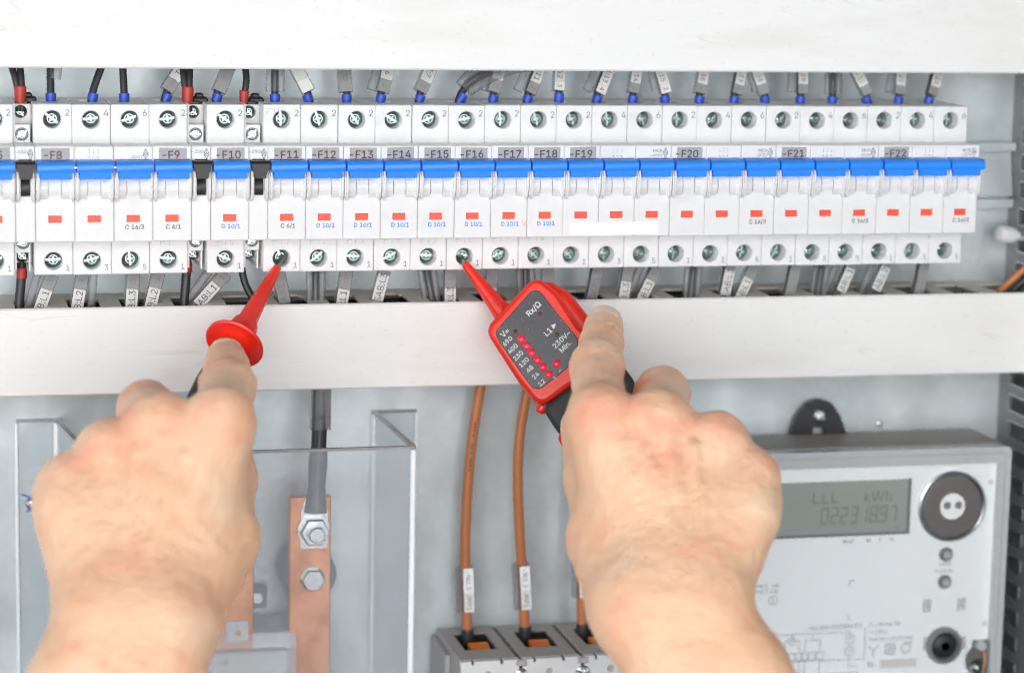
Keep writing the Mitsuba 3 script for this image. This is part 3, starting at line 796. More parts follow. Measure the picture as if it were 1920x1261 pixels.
# ------------------------------------------------------------------ orange cables and the moulded breaker
ORG = [([(116.5, 44, -62), (113.6, 44.5, -80), (110.2, 45, -100), (107.7, 45, -120), (105.8, 45, -147.6), (105.6, 45, -181.5), (107.2, 45, -214), (107.4, 45, -221)], 'left orange cable with white marker'),
       ([(139.5, 44, -62), (136.5, 44.5, -88), (133.0, 45, -108), (131.7, 45, -124), (132.2, 45, -150), (133.6, 45, -170), (136.6, 45, -212), (137, 45, -221)], 'middle orange cable with white marker'),
       ([(168, 44, -62), (167, 45, -110), (165.5, 45, -150), (165.4, 45, -176), (166.0, 45, -200), (166.6, 45, -216), (166.8, 45, -221)], 'orange cable mostly hidden behind the right hand')]
for i, (pts, lb) in enumerate(ORG):
    t = thing('orange_cable', lb + ', entering the moulded breaker below', 'cable', 'orange cables feeding the moulded breaker')
    put(t, 'insulation', S(tube(pts, 2.55, 18, 60), 'orange_sheath', 60))
    e = np.array(pts[-1])
    put(t, 'end_boot', S(lathe([(3.0, 0), (3.2, 1), (3.2, 7), (2.9, 8.4)], (e[0], 45, -221), (0, 0, 1), 20), 'black_rubber', 40))
    q = spline(pts, 200)
    a = q[np.argmin(abs(q[:, 2] + (180.5 if i < 2 else 178)))]
    b = q[np.argmin(abs(q[:, 2] + (203.5 if i < 2 else 199)))]
    marker(t, b, a, 5.6, None, [(10.0, 'orange_label', '/PP1', 2.5), (12.5, 'sticker_white', '-N2.3', 2.5)], False, side=.9, dep=2.75)
    put(t, 'clear_sleeve', S(tube([b + (-1.2, 0, 0), a + (-1.2, 0, 0)], 1, 14, 2, flat=(3.9, 2.7, SIDE), curve=False), 'clear_sleeve', 50))
    if i == 0:
        for j in range(14):
            c = q[np.argmin(abs(q[:, 2] + 108 + j * 1.75))]
            if j in (4, 5, 9):
                continue
            put(t, 'sheath_print', S(cbox(c[0] - .9, c[0] + .3, c[1] - 2.62, c[1] - 2.4, c[2] - .5, c[2] + .35, .05), 'print_brown', False))

mb = thing('moulded_breaker', 'grey and white moulded three-pole breaker at the bottom, fed by three orange cables', 'circuit breaker')
XP = [95.2, 125.2, 156.2, 187.0]
for i in range(3):
    x0, x1 = XP[i] + (.9 if i else 0), XP[i + 1] - .9
    xc = (x0 + x1) / 2
    b = cbox(x0, x1, 5.4, 63, -330, -217.4, .6) - cbox(xc - 8.2, xc + 8.6, 24, 53, -232, -210, .4)
    b -= cbox(xc - 9.4, xc - 8.0, 2, 10, -222, -216, .1) + cbox(xc + 5.0, xc + 6.6, 2, 10, -222, -216, .1)
    h = put(mb, 'pole_top', S(b, 'device_top', False))
    f = cbox(x0, x1, 3.6, 5.6, -330, -219.0, .3) - man(lathe([(1.9, 0), (1.9, 9)], (xc - 1.2, 9, -224.0), (0, -1, 0), 18)) + (cbox(x0, xc - 9.4, 3.6, 8, -220, -217.2, .2) + cbox(xc - 8.0, xc + 5.0, 3.6, 8, -220, -217.2, .2) + cbox(xc + 6.6, x1, 3.6, 8, -220, -217.2, .2))
    put(mb, 'front_plate', S(f, 'device_grey', False))
    put(mb, 'terminal_insert', S([cbox(xc - 3.6, xc + 6.4, 27 + 3.2 * j, 29.2 + 3.2 * j, -224, -219.4 + .5 * j, .2) for j in range(4)], 'orange_plastic', False))
    put(mb, 'opening_liner', S(cbox(xc - 8.15, xc + 8.55, 24.05, 52.95, -232, -218.0, .1) - cbox(xc - 7.3, xc + 7.7, 24.9, 52.1, -231, -210, .1), 'black_plastic', False))
    put(mb, 'terminal_lug', S(cbox(xc - 6.5, xc + 7.8, 25.2, 27.5, -226, -221.2, .3), 'bright_zinc'))
for x in XP[1:3]:
    put(mb, 'phase_barrier', S(cbox(x - .85, x + .85, 6, 62, -330, -217.9, .2), 'black_plastic', False))
    put(mb, 'barrier_screw', S(screw_mesh(3.9, 1.6), 'bright_zinc', 24), spin((x, 4.2, -225.3), 20))
    put(mb, 'barrier_clip', S(cbox(x - 2.7, x + 2.7, 2.6, 6, -220.4, -217.4, .4), 'device_top'))
put(mb, 'side_wing', S(cbox(92.4, 95.3, 28, 63, -330, -220.6, .5), 'device_top'))
put(mb, 'inner_core', S(cbox(96, 186, 8, 62, -330, -233, .3), 'black_plastic'))

# ------------------------------------------------------------------ electricity meter
mt = thing('energy_meter', 'grey electricity meter with clear cover and digital display at lower right', 'meter')
X0, X1, Z1, YF = 232.0, 384.6, -122.6, 24.0
put(mt, 'case', S(cbox(X0 + 1.5, X1 - 2, 27, 64, -330, Z1 + .6, 1.2), 'meter_body'))
put(mt, 'face_plate', S(cbox(X0 + 5, X1 - 5.5, YF, 27.5, -330, -131.0, .4), 'meter_plate'))
rim = sbox(X0, -330, X1, Z1).buffer(-3).buffer(3).difference(sbox(X0 + 6, -340, X1 - 6.2, Z1 - 8.2).buffer(-1.5).buffer(1.5))
put(mt, 'cover_rim', S(ext(rim, 11, 'xz', 19.5), 'meter_rim', False))
rim2 = sbox(X0 + 2.6, -330, X1 - 2.6, Z1 - 2.6).difference(sbox(X0 + 3.6, -340, X1 - 3.8, Z1 - 4.0))
put(mt, 'rim_groove', S(ext(rim2, .5, 'xz', 19.1), 'device_top', False))
put(mt, 'cover_pane', S(trimesh.Trimesh([[X0 + 6, 20.5, -330], [X1 - 6.2, 20.5, -330], [X1 - 6.2, 20.5, Z1 - 8.2], [X0 + 6, 20.5, Z1 - 8.2]], [[0, 1, 2], [0, 2, 3]], process=False), 'clear_pane', False))
ear = Polygon([(279.6, -124), (283.5, -113), (288.4, -106.6), (294.6, -104.6), (301, -106.6), (305.5, -113), (310, -124)])
ear = ear.buffer(1).difference(unary_union([Point(295, -112).buffer(4.2), sbox(291.8, -125, 298.2, -118.5)]))
put(mt, 'hanger', S(ext(ear, 2.5, 'xz', 60), 'black_plastic', False))
put(mt, 'hanger_screw', S(screw_mesh(3.8, 2.0), 'bright_zinc', 24), spin((295.2, 60.5, -112), 40))
put(mt, 'display', S(cbox(255.5, 331.8, YF - .5, YF + .3, -166.0, -138.7, .2), 'lcd', False))
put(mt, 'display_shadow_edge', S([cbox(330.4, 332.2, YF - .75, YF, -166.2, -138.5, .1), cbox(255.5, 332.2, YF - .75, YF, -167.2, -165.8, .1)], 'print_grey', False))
seg = {'0': 'abcdef', '1': 'bc', '2': 'abged', '3': 'abgcd', '8': 'abcdefg', '9': 'abcdfg', '7': 'abc', 'L': 'fed', 'h': 'fegc', 'k': 'fe'}
SG = {'a': ((.1, 1), (.9, 1)), 'b': ((1, .95), (1, .55)), 'c': ((1, .45), (1, .05)), 'd': ((.1, 0), (.9, 0)), 'e': ((0, .05), (0, .45)), 'f': ((0, .55), (0, .95)), 'g': ((.1, .5), (.9, .5))}


def lcd_digits(s, x, z, w, h, step):
    ls = []
    for ch in s:
        if ch == '.':
            ls.append([(x - step * .12, z), (x - step * .12, z + .3)])
            continue
        if ch != ' ':
            for q in seg[ch]:
                ls.append([(x + p[0] * w + p[1] * h * .08, z + p[1] * h) for p in SG[q]])
        x += step
    return ls


put(mt, 'display_reading', S(strokes(lcd_digits('02231897', 284.2, -160.3, 3.2, 8.0, 5.25) + [[(315.2, -160.3), (315.2, -159.8)], [(325.2, -164), (326.2, -163.2)]], .75, .14), 'lcd_ink', False), at((0, YF - .5, 0)))
put(mt, 'display_units', S(strokes(lcd_digits('LLL', 279.6, -149.4, 3.0, 5.2, 5.0), .8, .14), 'lcd_ink', False), at((0, YF - .5, 0)))
write(mt, 'display_units', 'kWh', 5.4, 'lcd_ink', (314.5, YF - .52, -147.0))
for s, x in (('Mod', 299.4), ('M', 310.4), ('T', 316.8), ('N', 323.0)):
    write(mt, 'face_print', s, 2.1, 'print_grey', (x, YF, -170.0))
put(mt, 'port_ring', S(lathe([(18.4, 0), (18.4, 2.2), (17.4, 2.8), (16.6, 2.2), (16.4, .4)], (354.4, YF, -153.4), (0, -1, 0), 48), 'bright_zinc', 40))
pt = put(mt, 'optical_port', S(lathe([(16.0, 0), (16.0, 2.4), (15.4, 2.8)], (354.4, YF + .3, -153.4), (0, -1, 0), 48), 'port_dark', 40))
put(pt, 'centre', S(lathe([(6.8, 0), (6.8, .5)], (354.2, YF - 2.4, -153.2), (0, -1, 0), 32), 'meter_plate', 40))
for dx in (-3.0, 3.2):
    put(pt, 'sensor_eye', S(lathe([(2.0, 0), (1.9, .35)], (354.2 + dx, YF - 2.9, -152.6), (0, -1, 0), 20), 'insulator_grey', 40))
for z in (-178.8, -193.2):
    b = put(mt, 'led_window', S(lathe([(3.6, 0), (3.6, 1.0), (3.0, 1.4)], (352.9, YF, z), (0, -1, 0), 24), 'port_dark', 40))
    put(b, 'led', S(lathe([(2.3, 0), (2.3, 1.2), (1.5, 2.2), (.5, 2.5)], (353.5, YF - 1.2, z - .3), (0, -1, 0), 20), 'meter_rim', 40))
write(mt, 'face_print', '1000', 2.0, 'print_grey', (352.9, YF, -184.0))
write(mt, 'face_print', 'imp/kWh', 1.7, 'print_grey', (352.4, YF, -187.6))
for x, z in ((344.0, -205.8), (363.0, -206.0), (345.2, -225.8), (364.2, -226.6)):
    ls = [[(-2, q), (1.9, q + .25)] for q in (3.0, 1.6, .2, -1.2, -2.7)] + [[(-1.9, -3), (-1.5, 3.1)], [(1.6, -3), (1.8, 3.2)], [(.2, -1), (.3, 2.6)]]
    put(mt, 'knob_symbol', S(strokes(ls, .45), 'print_grey', False), at((x, YF, z)))
kb = put(mt, 'knob', S(lathe([(9.6, 0), (9.6, 2.5), (9.0, 3.2), (7.4, 3.4), (6.8, 1.6), (6.2, .8)], (353.9, YF, -226.8), (0, -1, 0), 40), 'insulator_grey', 40))
put(kb, 'cap', S(lathe([(6.4, 0), (6.4, 1.8), (5.4, 2.6), (2, 3.0)], (353.9, YF - .4, -226.8), (0, -1, 0), 32), 'black_plastic', 40))
seal = put(mt, 'seal_recess', S(ext(unary_union([Point(375.5, -236).buffer(9.0), sbox(370, -250, 379, -225)]).intersection(sbox(364, -260, 378.9, -218)), .5, 'xz', YF - .6), 'port_dark', False))
put(seal, 'screw', S(screw_mesh(4.6, 3.0), 'zinc', 24), spin((373.2, YF - .8, -239.5), 60))
put(seal, 'post', S(lathe([(2.8, 0), (2.8, 3), (2.2, 4)], (374.0, YF - .6, -227.5), (0, -1, 0), 20), 'meter_rim', 40))
put(seal, 'wire_loop', S(tube([(374, YF - 4, -229), (375.2, YF - 5.5, -234), (374.4, YF - 5.5, -240), (376, YF - 5, -252)], .55, 8, 20), 'copper', 50))
for x, z in ((375.8, -141.8), (376.6, -216.4)):
    put(mt, 'rivet', S(lathe([(1.5, 0), (1.3, .5), (.6, .8)], (x, YF, z), (0, -1, 0), 16), 'marker_white', 40))
write(mt, 'face_print', 'zunaj 1. cap', 1.9, 'print_grey', (256.0, YF, -191.2))
write(mt, 'face_print', 'zunaj 2. cap', 1.9, 'print_grey', (256.0, YF, -194.2))
put(mt, 'face_print', S(strokes([[(260.5 + 2.3 * math.cos(a), -199.2 + 2.3 * math.sin(a)) for a in np.linspace(0, 2 * math.pi, 20)]], .3), 'print_grey', False), at((0, YF, 0)))
write(mt, 'face_print', '1', 2.4, 'print_grey', (260.5, YF, -199.2))
write(mt, 'face_print', 'ova šifra EN/DMG2/3', 2.1, 'print_grey', (294.5, YF, -214.4))
for s, z in (('E: 1 W/imp, RP', -214.2), ('T=10ms', -218.0), ('Gas.line 115V/10mA', -221.9)):
    write(mt, 'face_print', s, 1.8, 'print_grey', (313.0, YF, z), anchor='l')
circ = lambda cx, cz, r, a0=0, a1=360: [(cx + r * math.cos(math.radians(a)), cz + r * math.sin(math.radians(a))) for a in np.linspace(a0, a1, 18)]
put(mt, 'face_symbols', S(strokes([[(312.9, -225.6), (315.6, -228), (318.3, -225.6)], [(315.6, -228), (315.6, -231)], [(322.3, -225), (327.3, -225), (327.3, -230), (322.3, -230), (322.3, -225)],
                                   [(323.9, -226.6), (325.7, -226.6), (325.7, -228.4), (323.9, -228.4), (323.9, -226.6)], circ(333.4, -227.6, 2.5, 60, 380), [(333.4, -224.6), (336.4, -224.4), (335.6, -226.8)]], .5), 'print_grey', False), at((0, YF, 0)))
write(mt, 'face_print', 'Sp', 2.6, 'print_grey', (314.6, YF, -235.2))
put(mt, 'blank_label', S(cbox(319.5, 339.5, YF - .3, YF + .2, -237.6, -233.0, .08), 'marker_white', False))
wd = [[(258, -217.3), (302.5, -217.6)], [(310.8, -215.5), (310.8, -232.2), (258, -231.6)], [(302.5, -217.6), (302.5, -219.2)], [(302.5, -223.6), (302.5, -226)], [(302.5, -229.4), (302.5, -236), (308, -236)], [(258, -239.2), (308, -239)]]
for cx in (271.5, 282.5):
    wd += [[(cx, -217.4), (cx, -221)], [(cx - 4, -227.4), (cx - 4, -221), (cx + 4, -221), (cx + 4, -227.4)], [(cx - 4, -231.2), (cx - 4, -246)], [(cx + 4, -231.2), (cx + 4, -246)]]
    for d in (-4.2, 0, 4.2):
        wd.append([(cx + d - 1.7, -227.4), (cx + d + 1.7, -227.4), (cx + d + 1.7, -231.2), (cx + d - 1.7, -231.2), (cx + d - 1.7, -227.4)])
wd += [circ(271.5, -221.2, 1.9), [(269, -221), (274, -221)]]
for cz in (-221.4, -227.6):
    wd.append([(300.3, cz + 2), (304.8, cz + 2), (304.8, cz - 2), (300.3, cz - 2), (300.3, cz + 2)])
    wd.append([(301.3, cz), (303.6, cz + .6)])
put(mt, 'wiring_diagram', S(strokes(wd, .34), 'print_grey', False), at((0, YF, 0)))
put(mt, 'face_print', S(strokes([[(301.0, -193), (301.2, -190.8), (303.6, -190.6)], [(301, -208.6), (301.2, -210.6), (302.8, -210.8)]], .4), 'print_grey', False), at((0, YF, 0)))
st = thing('plate_screw', 'tiny round screw in the plate just above the meter', 'screw')
put(st, 'head', S(lathe([(1.6, 0), (1.5, .8), (.6, 1.3)], (330.5, 65.8, -118.5), (0, -1, 0), 16), 'bright_zinc', 40))
st = thing('plate_screw', 'tiny round screw in the plate right of the left orange cable', 'screw')
put(st, 'head', S(lathe([(1.7, 0), (1.5, 1.0), (.6, 1.5)], (111.5, 65.8, -160.5), (0, -1, 0), 16), 'zinc', 40))

# ------------------------------------------------------------------ voltage tester and second probe
TIP = np.array([94.9, 13.2, -23.2])
RT = np.array([[0.61796, 0.71923, -0.31753], [-0.44996, -0.00765, -0.89302], [-0.64471, 0.69473, 0.3189]])
TA, TW, TN = RT[:, 0], RT[:, 1], RT[:, 2]
TM = np.eye(4)
TM[:3, 0], TM[:3, 1], TM[:3, 2], TM[:3, 3] = TA, TW, TN, TIP


def loc(m):
    m = tm(m).copy()
    m.apply_transform(TM)
    return m


def rounded_slab(poly, n0, n1, c=1.6, steps=3):
    """Slab of a plan outline (s, t) between heights n0 < n1 with rounded long edges."""
    lay = [(n0, c)] + [(n0 + c * (1 - math.cos(a)), c * (1 - math.sin(a))) for a in np.linspace(.3, math.pi / 2, steps)] + [(n1 - c * (1 - math.cos(a)), c * (1 - math.sin(a))) for a in np.linspace(math.pi / 2, .3, steps)] + [(n1, c)]
    ring = lambda d: np.array([poly.buffer(-d).exterior.interpolate(k / 96, normalized=True).coords[0] for k in range(96)])
    base = np.array(poly.exterior.coords)
    cen = np.array(poly.centroid.coords[0])
    v, f = [], []
    r0 = ring(0)
    off = [np.roll(ring(d), 0, 0) for _, d in lay]
    for (h, d), rr in zip(lay, off):
        k0 = int(np.argmin(np.linalg.norm(rr - r0[0], axis=1)))
        rr = np.roll(rr, -k0, 0)
        v += [(x, y, h) for x, y in rr]
    n = 96
    for i in range(len(lay) - 1):
        for k in range(n):
            a, b, c_, d_ = i * n + k, i * n + (k + 1) % n, (i + 1) * n + (k + 1) % n, (i + 1) * n + k
            f += [(a, b, c_), (a, c_, d_)]
    b0 = len(v)
    v += [(cen[0], cen[1], n0), (cen[0], cen[1], n1)]
    L = (len(lay) - 1) * n
    for k in range(n):
        f += [(b0, (k + 1) % n, k), (b0 + 1, L + k, L + (k + 1) % n)]
    m = trimesh.Trimesh(np.array(v), np.array(f), process=False)
    m.fix_normals()
    return m


H = 12.4
te = thing('voltage_tester', 'red voltage tester with dark panel of lit red dots in the right hand', 'voltage tester')
body = Polygon([(33.0, -16), (31.5, 15), (33.5, 19.6), (45, 20.4), (64, 16.5), (86, 17.5), (80.5, -5.6), (77.8, -23.2), (60, -21.5), (43, -18)]).buffer(-6).buffer(6, quad_segs=8)
put(te, 'body', S(loc(rounded_slab(body, -13.5, H, 2.6, 4)), 'tester_red', 40))
low_body = Polygon([(34.0, -14), (33.0, 14), (35.5, 22.4), (47, 25.2), (64, 23.0), (86, 20.5), (80.5, -5.6), (78.6, -22.4), (60, -20.5), (43, -16)]).buffer(-6).buffer(6, quad_segs=8)
put(te, 'lower_body', S(loc(rounded_slab(low_body, -15.0, 6.5, 4.5, 6)), 'tester_red', 40))
pan = Polygon([(37.6, -13.2), (35.8, 11.5), (37.4, 14.8), (41, 14.8), (53.3, 13.2), (67.5, 11.7), (73.8, 5), (73.4, -6), (71.8, -17.5), (68.6, -19.3), (54, -17.2), (42, -15.2)]).buffer(-3).buffer(3, quad_segs=6)
pn = put(te, 'display_panel', S(loc(rounded_slab(pan, H - .6, H + .35, .3, 2)), 'tester_dark', 40))
HP = H + .35
put(te, 'panel_border', S(loc(ext(pan.difference(pan.buffer(-.45)), .12, 'xy', HP - .04)), 'grip_dark', False))


def on_panel(s, t):
    return TIP + TA * s + TW * t + TN * HP


tf = (TW, -TA, TN)
for i, (s, t) in enumerate([(48.6, -7.1), (52.7, -7.5), (56.8, -8.0), (61.1, -8.5), (65.3, -8.9), (69.7, -9.4), (68.7, -3.3)]):
    put(te, 'lit_dot', S(loc(lathe([(1.95, -.1), (1.9, .35), (1.3, .75), (.5, .95)], (s, t, HP), (0, 0, 1), 20)), 'led_red', 50))
for s, t in ((44.3, -6.4), (46.4, 7.6), (59.1, 6.4)):
    put(te, 'unlit_dot', S(loc(lathe([(1.0, -.1), (.9, .2), (.4, .4)], (s, t, HP), (0, 0, 1), 16)), 'led_off', 50))
for sx, s, t, h in (('690', 44.9, -12.3, 2.3), ('400', 49.2, -13.0, 2.3), ('230', 53.4, -13.5, 2.3), ('120', 57.5, -13.8, 2.3), ('48', 61.6, -14.0, 2.3), ('24', 65.8, -14.2, 2.3), ('12', 70.2, -14.6, 2.3),
                    ('V=', 41.2, -10.4, 2.8), ('Rx/Ω', 42.6, 7.0, 2.9), ('L1', 55.2, 4.2, 2.7), ('230V~', 62.2, 6.2, 2.6), ('Min.', 65.8, 5.0, 2.6), ('~', 72.0, -4.6, 2.0), ('+', 72.6, -8.6, 2.4)):
    put(te, 'lettering', text(sx, h * .9, 'print_white', bold=True), frame(*tf, on_panel(s, t)))
put(te, 'lettering', S(loc(ext(Polygon([(53.9, 7.2), (56.3, 7.0), (55.0, 9.6)]), .12, 'xy', HP - .03)), 'print_white', False))
specks = [ext(Point(s, t).buffer(.16, quad_segs=2), .08, 'xy', HP - .02) for s, t in zip(rng.uniform(38, 71, 46), rng.uniform(-16, 11, 46)) if pan.contains(Point(s, t))]
rimdust = [ext(Point(p.x, p.y).buffer(rng.uniform(.1, .3), quad_segs=2), .08, 'xy', HP - .02) for p in [pan.buffer(-.5).exterior.interpolate(q, normalized=True) for q in rng.uniform(0, 1, 60)]]
k_ = put(te, 'dust_specks', S(loc(trimesh.util.concatenate(specks + rimdust)), 'label_grey', False))
labels[k_] = dict(kind='stuff')
_q = np.array([96.5, 23.0, -22.2])
put(te, 'metal_tip', S(tube([_q, TIP + (_q - TIP) * .3, TIP + TA * 1.4 - TN * .4], [.8, 1.1, 1.0], 14, 12), 'zinc', 50))
put(te, 'probe_cone', S(loc(lathe([(1.3, 1.2), (1.8, 1.7), (2.4, 8), (3.6, 20), (4.7, 30), (5.2, 36)], (0, 0, 0), (1, -.12, -.04), 24)), 'tester_red', 40))
put(te, 'cone_mark', S(loc(ext(unary_union([LineString(l).buffer(.22) for l in ([(25.5, -3.4), (25.6, -2.2), (24.6, -2.8)], [(27.5, -3.2), (27.8, -2.0), (27, -1.6)])]), .2, 'xy', 3.2)), 'print_black', False))
grip = Polygon([(80.2, -6), (78.2, -22.6), (88, -24.6), (95, -24.8), (104, -20), (110, -6), (109, 8), (105, 13), (99, 16.8), (90, 18.2), (84.5, 17)]).buffer(-4).buffer(4)
put(te, 'grip', S(loc(rounded_slab(grip, -12.6, H - .4, 3.0, 4)), 'grip_dark', 40))
put(te, 'end_cap', S(loc(rounded_slab(Polygon([(94.0, -27.6), (92.2, -24.5), (97.0, -17), (110, -6), (114, -12), (108, -23), (100.5, -28.6)]).buffer(-.8).buffer(.8), -12, H - 1.0, 2.0, 3)), 'tester_red', 40))
put(te, 'side_button', S(loc(lathe([(2.6, 0), (2.6, 2.2), (1.6, 3.4)], (77.0, -21.6, 3), (.25, -1, 0), 20)), 'tester_red', 50))

PT = np.array([10.0, 21.0, -21.5])
PA = np.array([-0.457, -0.710, -0.535])
PA /= np.linalg.norm(PA)
pr = thing('test_probe', 'red test probe with round finger guard, held in the left hand', 'test probe')
put(pr, 'metal_tip', S(lathe([(.6, -1.5), (1.1, 0), (1.25, 9)], PT, PA, 14), 'zinc', 40))
put(pr, 'cone', S(lathe([(1.5, 7.2), (2.0, 7.6), (2.5, 14), (3.6, 30), (4.7, 46), (5.0, 50)], PT, PA, 28), 'tester_red', 40))
put(pr, 'collar', S(lathe([(5.0, 47), (6.0, 48), (6.6, 51), (6.8, 56)], PT, PA, 28), 'tester_red', 30))
put(pr, 'finger_guard', S(lathe([(6.5, 57.2), (9.5, 58.6), (13.0, 60.6), (13.8, 61.2), (13.9, 62.0), (13.2, 62.6), (9.5, 61.4), (7.4, 61.4)], PT, PA, 48), 'tester_red', 30))
put(pr, 'handle', S(lathe([(7.2, 60), (7.4, 63), (7.0, 72), (6.8, 79)], PT, PA, 28), 'tester_red', 40))
put(pr, 'grip', S(lathe([(6.9, 78.5), (7.3, 79.5), (7.5, 90), (7.0, 102), (6.6, 108)], PT, PA, 28), 'grip_dark', 40))
put(pr, 'tail', S(lathe([(6.6, 107.6), (6.4, 112), (5.0, 120)], PT, PA, 28), 'tester_red', 40))

# ------------------------------------------------------------------ hands (signed distance field -> surface nets)
LEFT = dict(wr_a=(-86.4, -162.1, -146), wr_b=(-66.1, -166.9, -145.6), fa_a=(-94.8, -169.2, -163.2), fa_b=(-71.8, -174.5, -161.9), fe_a=(-117.9, -185.8, -201.9), fe_b=(-95.2, -191.2, -201.4), mi0=(-64.7, -153.1, -135.7), mi=(-37.6, -127.6, -69.6), mm0=(-72.4, -155.2, -134.8), mm=(-62, -122.2, -72.4), mr0=(-80.8, -153.2, -135), mr=(-82.4, -119, -83), mp0=(-85.6, -147.4, -131.9), mp=(-98.2, -119.3, -95), hy0=(-90.3, -142, -131.4), hy=(-98.3, -127.3, -105.3), th0=(-60.3, -151.2, -143.1), th=(-38, -127.6, -119.2), t1=(-28, -86.6, -103.2), t2=(-25.6, -60.2, -85.2), ip=(-29.2, -84.8, -62.9), id=(-26.3, -59.8, -59), it=(-24.7, -43.2, -57.4), mpip=(-63.3, -80.2, -72.7), mdip=(-54.7, -63.5, -84.9), mtip=(-47.6, -72.8, -92.6), rpip=(-81.7, -76.7, -90.8), rdip=(-70.8, -62.4, -101.2), rtip=(-60.3, -73.7, -103.8), ppip=(-94.7, -88, -101.9), pdip=(-83.2, -74.4, -110), ptip=(-73.6, -82.3, -112))
RIGHT = dict(wr_a=(129.3, -184.4, -141.7), wr_b=(150.6, -189.7, -142.6), fa_a=(142.2, -197.7, -164.7), fa_b=(163.1, -202.5, -163.4), fe_a=(156.3, -226.6, -205), fe_b=(179.2, -232.1, -204.5), mi0=(138.1, -172.1, -130.5), mi=(122.3, -137.3, -70.4), mm0=(143.8, -177.5, -129.3), mm=(146.2, -143.4, -72.1), mr0=(151.6, -179.3, -129.1), mr=(169.7, -150.4, -79.9), mp0=(157.1, -176.3, -127.9), mp=(181.8, -158.6, -92.5), hy0=(162.6, -173.7, -129.2), hy=(177.5, -167.3, -106.9), th0=(128.4, -166.8, -137.8), th=(125.7, -138.5, -121.9), t1=(130, -94.2, -106.7), t2=(133.5, -65.9, -88.4), ip=(132.5, -93.7, -56.6), id=(140.4, -70.5, -49.9), it=(146, -55.2, -43.7), mpip=(159.3, -104.1, -67.4), mdip=(158.8, -85.7, -82.7), mtip=(149.4, -89.1, -91.5), rpip=(180.9, -113, -89.4), rdip=(177, -93, -100), rtip=(163, -98.5, -103.2), ppip=(190.8, -128.6, -99.9), pdip=(185.6, -111.1, -108.4), ptip=(173.3, -113.8, -111))


def cone_d(P, a, b, ra, rb):
    a, b = np.asarray(a, np.float32), np.asarray(b, np.float32)
    d = b - a
    t = np.clip(((P - a) @ d) / float(d @ d), 0, 1)
    q = P - a - t[..., None] * d
    return np.sqrt((q * q).sum(-1)) - (ra + (rb - ra) * t)


def smin(a, b, k):
    h = np.clip(k - np.abs(a - b), 0, None) / k
    return np.minimum(a, b) - h * h * k * .25


def hand_field(J, back):
    """Distance function of one hand and forearm. back: unit vector out of the back of the hand."""
    J = {k: np.array(v, np.float32) for k, v in J.items()}
    J['wr_m'] = (J['wr_a'] + J['wr_b']) / 2
    bk = np.asarray(back, np.float32)

    def f(P):
        P = P.astype(np.float32)
        d = cone_d(P, J['mi0'], J['mi'], 17, 12.8)
        for a, b, ra, rb, k in (('mm0', 'mm', 17, 12.8, 12), ('mr0', 'mr', 16, 12.2, 12), ('mp0', 'mp', 15, 10.8, 12), ('hy0', 'hy', 16, 14.6, 14), ('th0', 'th', 18.5, 16.6, 14),
                                ('wr_a', 'wr_b', 19.6, 19.6, 16), ('wr_m', 'mm0', 19, 17.5, 12), ('wr_a', 'fa_a', 19.6, 20.8, 8), ('wr_b', 'fa_b', 19.6, 20.8, 8), ('fa_a', 'fe_a', 20.8, 28, 8), ('fa_b', 'fe_b', 20.8, 28, 8), ('fa_a', 'fe_b', 18, 26, 10)):
            d = smin(d, cone_d(P, J[a], J[b], ra, rb), k)
        # web between thumb and index, palm fill
        d = smin(d, cone_d(P, (J['th'] + J['mi0']) / 2, J['mi'] * .8 + J['t1'] * .2, 15, 10), 14)
        for a, b in (('mi', 'mm'), ('mm', 'mr'), ('mr', 'mp')):
            d = smin(d, cone_d(P, J[a] * .85 + J[a + '0'] * .15, J[b] * .85 + J[b + '0'] * .15, 8.6, 8.6), 9)
        # knuckles and tendons raised on the back
        for a, r, o in (('mi', 8.8, 6.6), ('mm', 8.8, 7.2), ('mr', 7.8, 6.8), ('mp', 6.6, 6.0)):
            d = smin(d, cone_d(P, J[a] + bk * o, J[a] + bk * o * .8 + (J[a] - J[a + '0']) * .03, r, r), 6)
            d = smin(d, cone_d(P, J[a] + bk * 9.5, J[a + '0'] * .55 + J[a] * .45 + bk * 13.6, 3.0, 1.8), 5)
        for (a, b, s, e) in (('mi', 'mm', .25, .9), ('mm', 'mr', .15, .85), ('mr', 'mp', .3, .95)):
            p0 = (J[a] + J[b]) / 2 * (1 - s) + (J[a + '0'] + J[b + '0']) / 2 * s + bk * 13.4
            p1 = J[b] * (1 - e) + J[b + '0'] * e + bk * 16.2
            d = smin(d, cone_d(P, p0, p1, 1.2, 1.5), 4)
        # fingers
        fi = cone_d(P, J['mi'], J['ip'], 12.0, 11.3)
        fi = smin(fi, cone_d(P, J['ip'], J['id'], 11.2, 9.6), 3)
        fi = smin(fi, cone_d(P, J['id'], J['it'], 9.7, 8.7), 3)
        fi = smin(fi, cone_d(P, J['ip'] + bk * 1.0, J['ip'] + bk * 1.2, 11.0, 11.0), 4)
        others = [fi]
        for c, r in (('m', (12.6, 12.2, 9.8, 9)), ('r', (11.8, 11, 9.4, 8.4)), ('p', (10.4, 9.4, 8.2, 7.4))):
            g = cone_d(P, J['m' + c], J[c + 'pip'], r[0], r[1])
            g = smin(g, cone_d(P, J[c + 'pip'], J[c + 'dip'], r[1], r[2]), 3)
            g = smin(g, cone_d(P, J[c + 'dip'], J[c + 'tip'], r[2], r[3]), 3)
            others.append(g)
        g = smin(cone_d(P, J['th'], J['t1'], 14, 11), cone_d(P, J['t1'], J['t2'], 10.8, 9.2), 4)
        others.append(g)
        fd = others[0]
        for g in others[1:]:
            fd = smin(fd, g, 1.6)
        return smin(d, fd, 7.5)
    return f


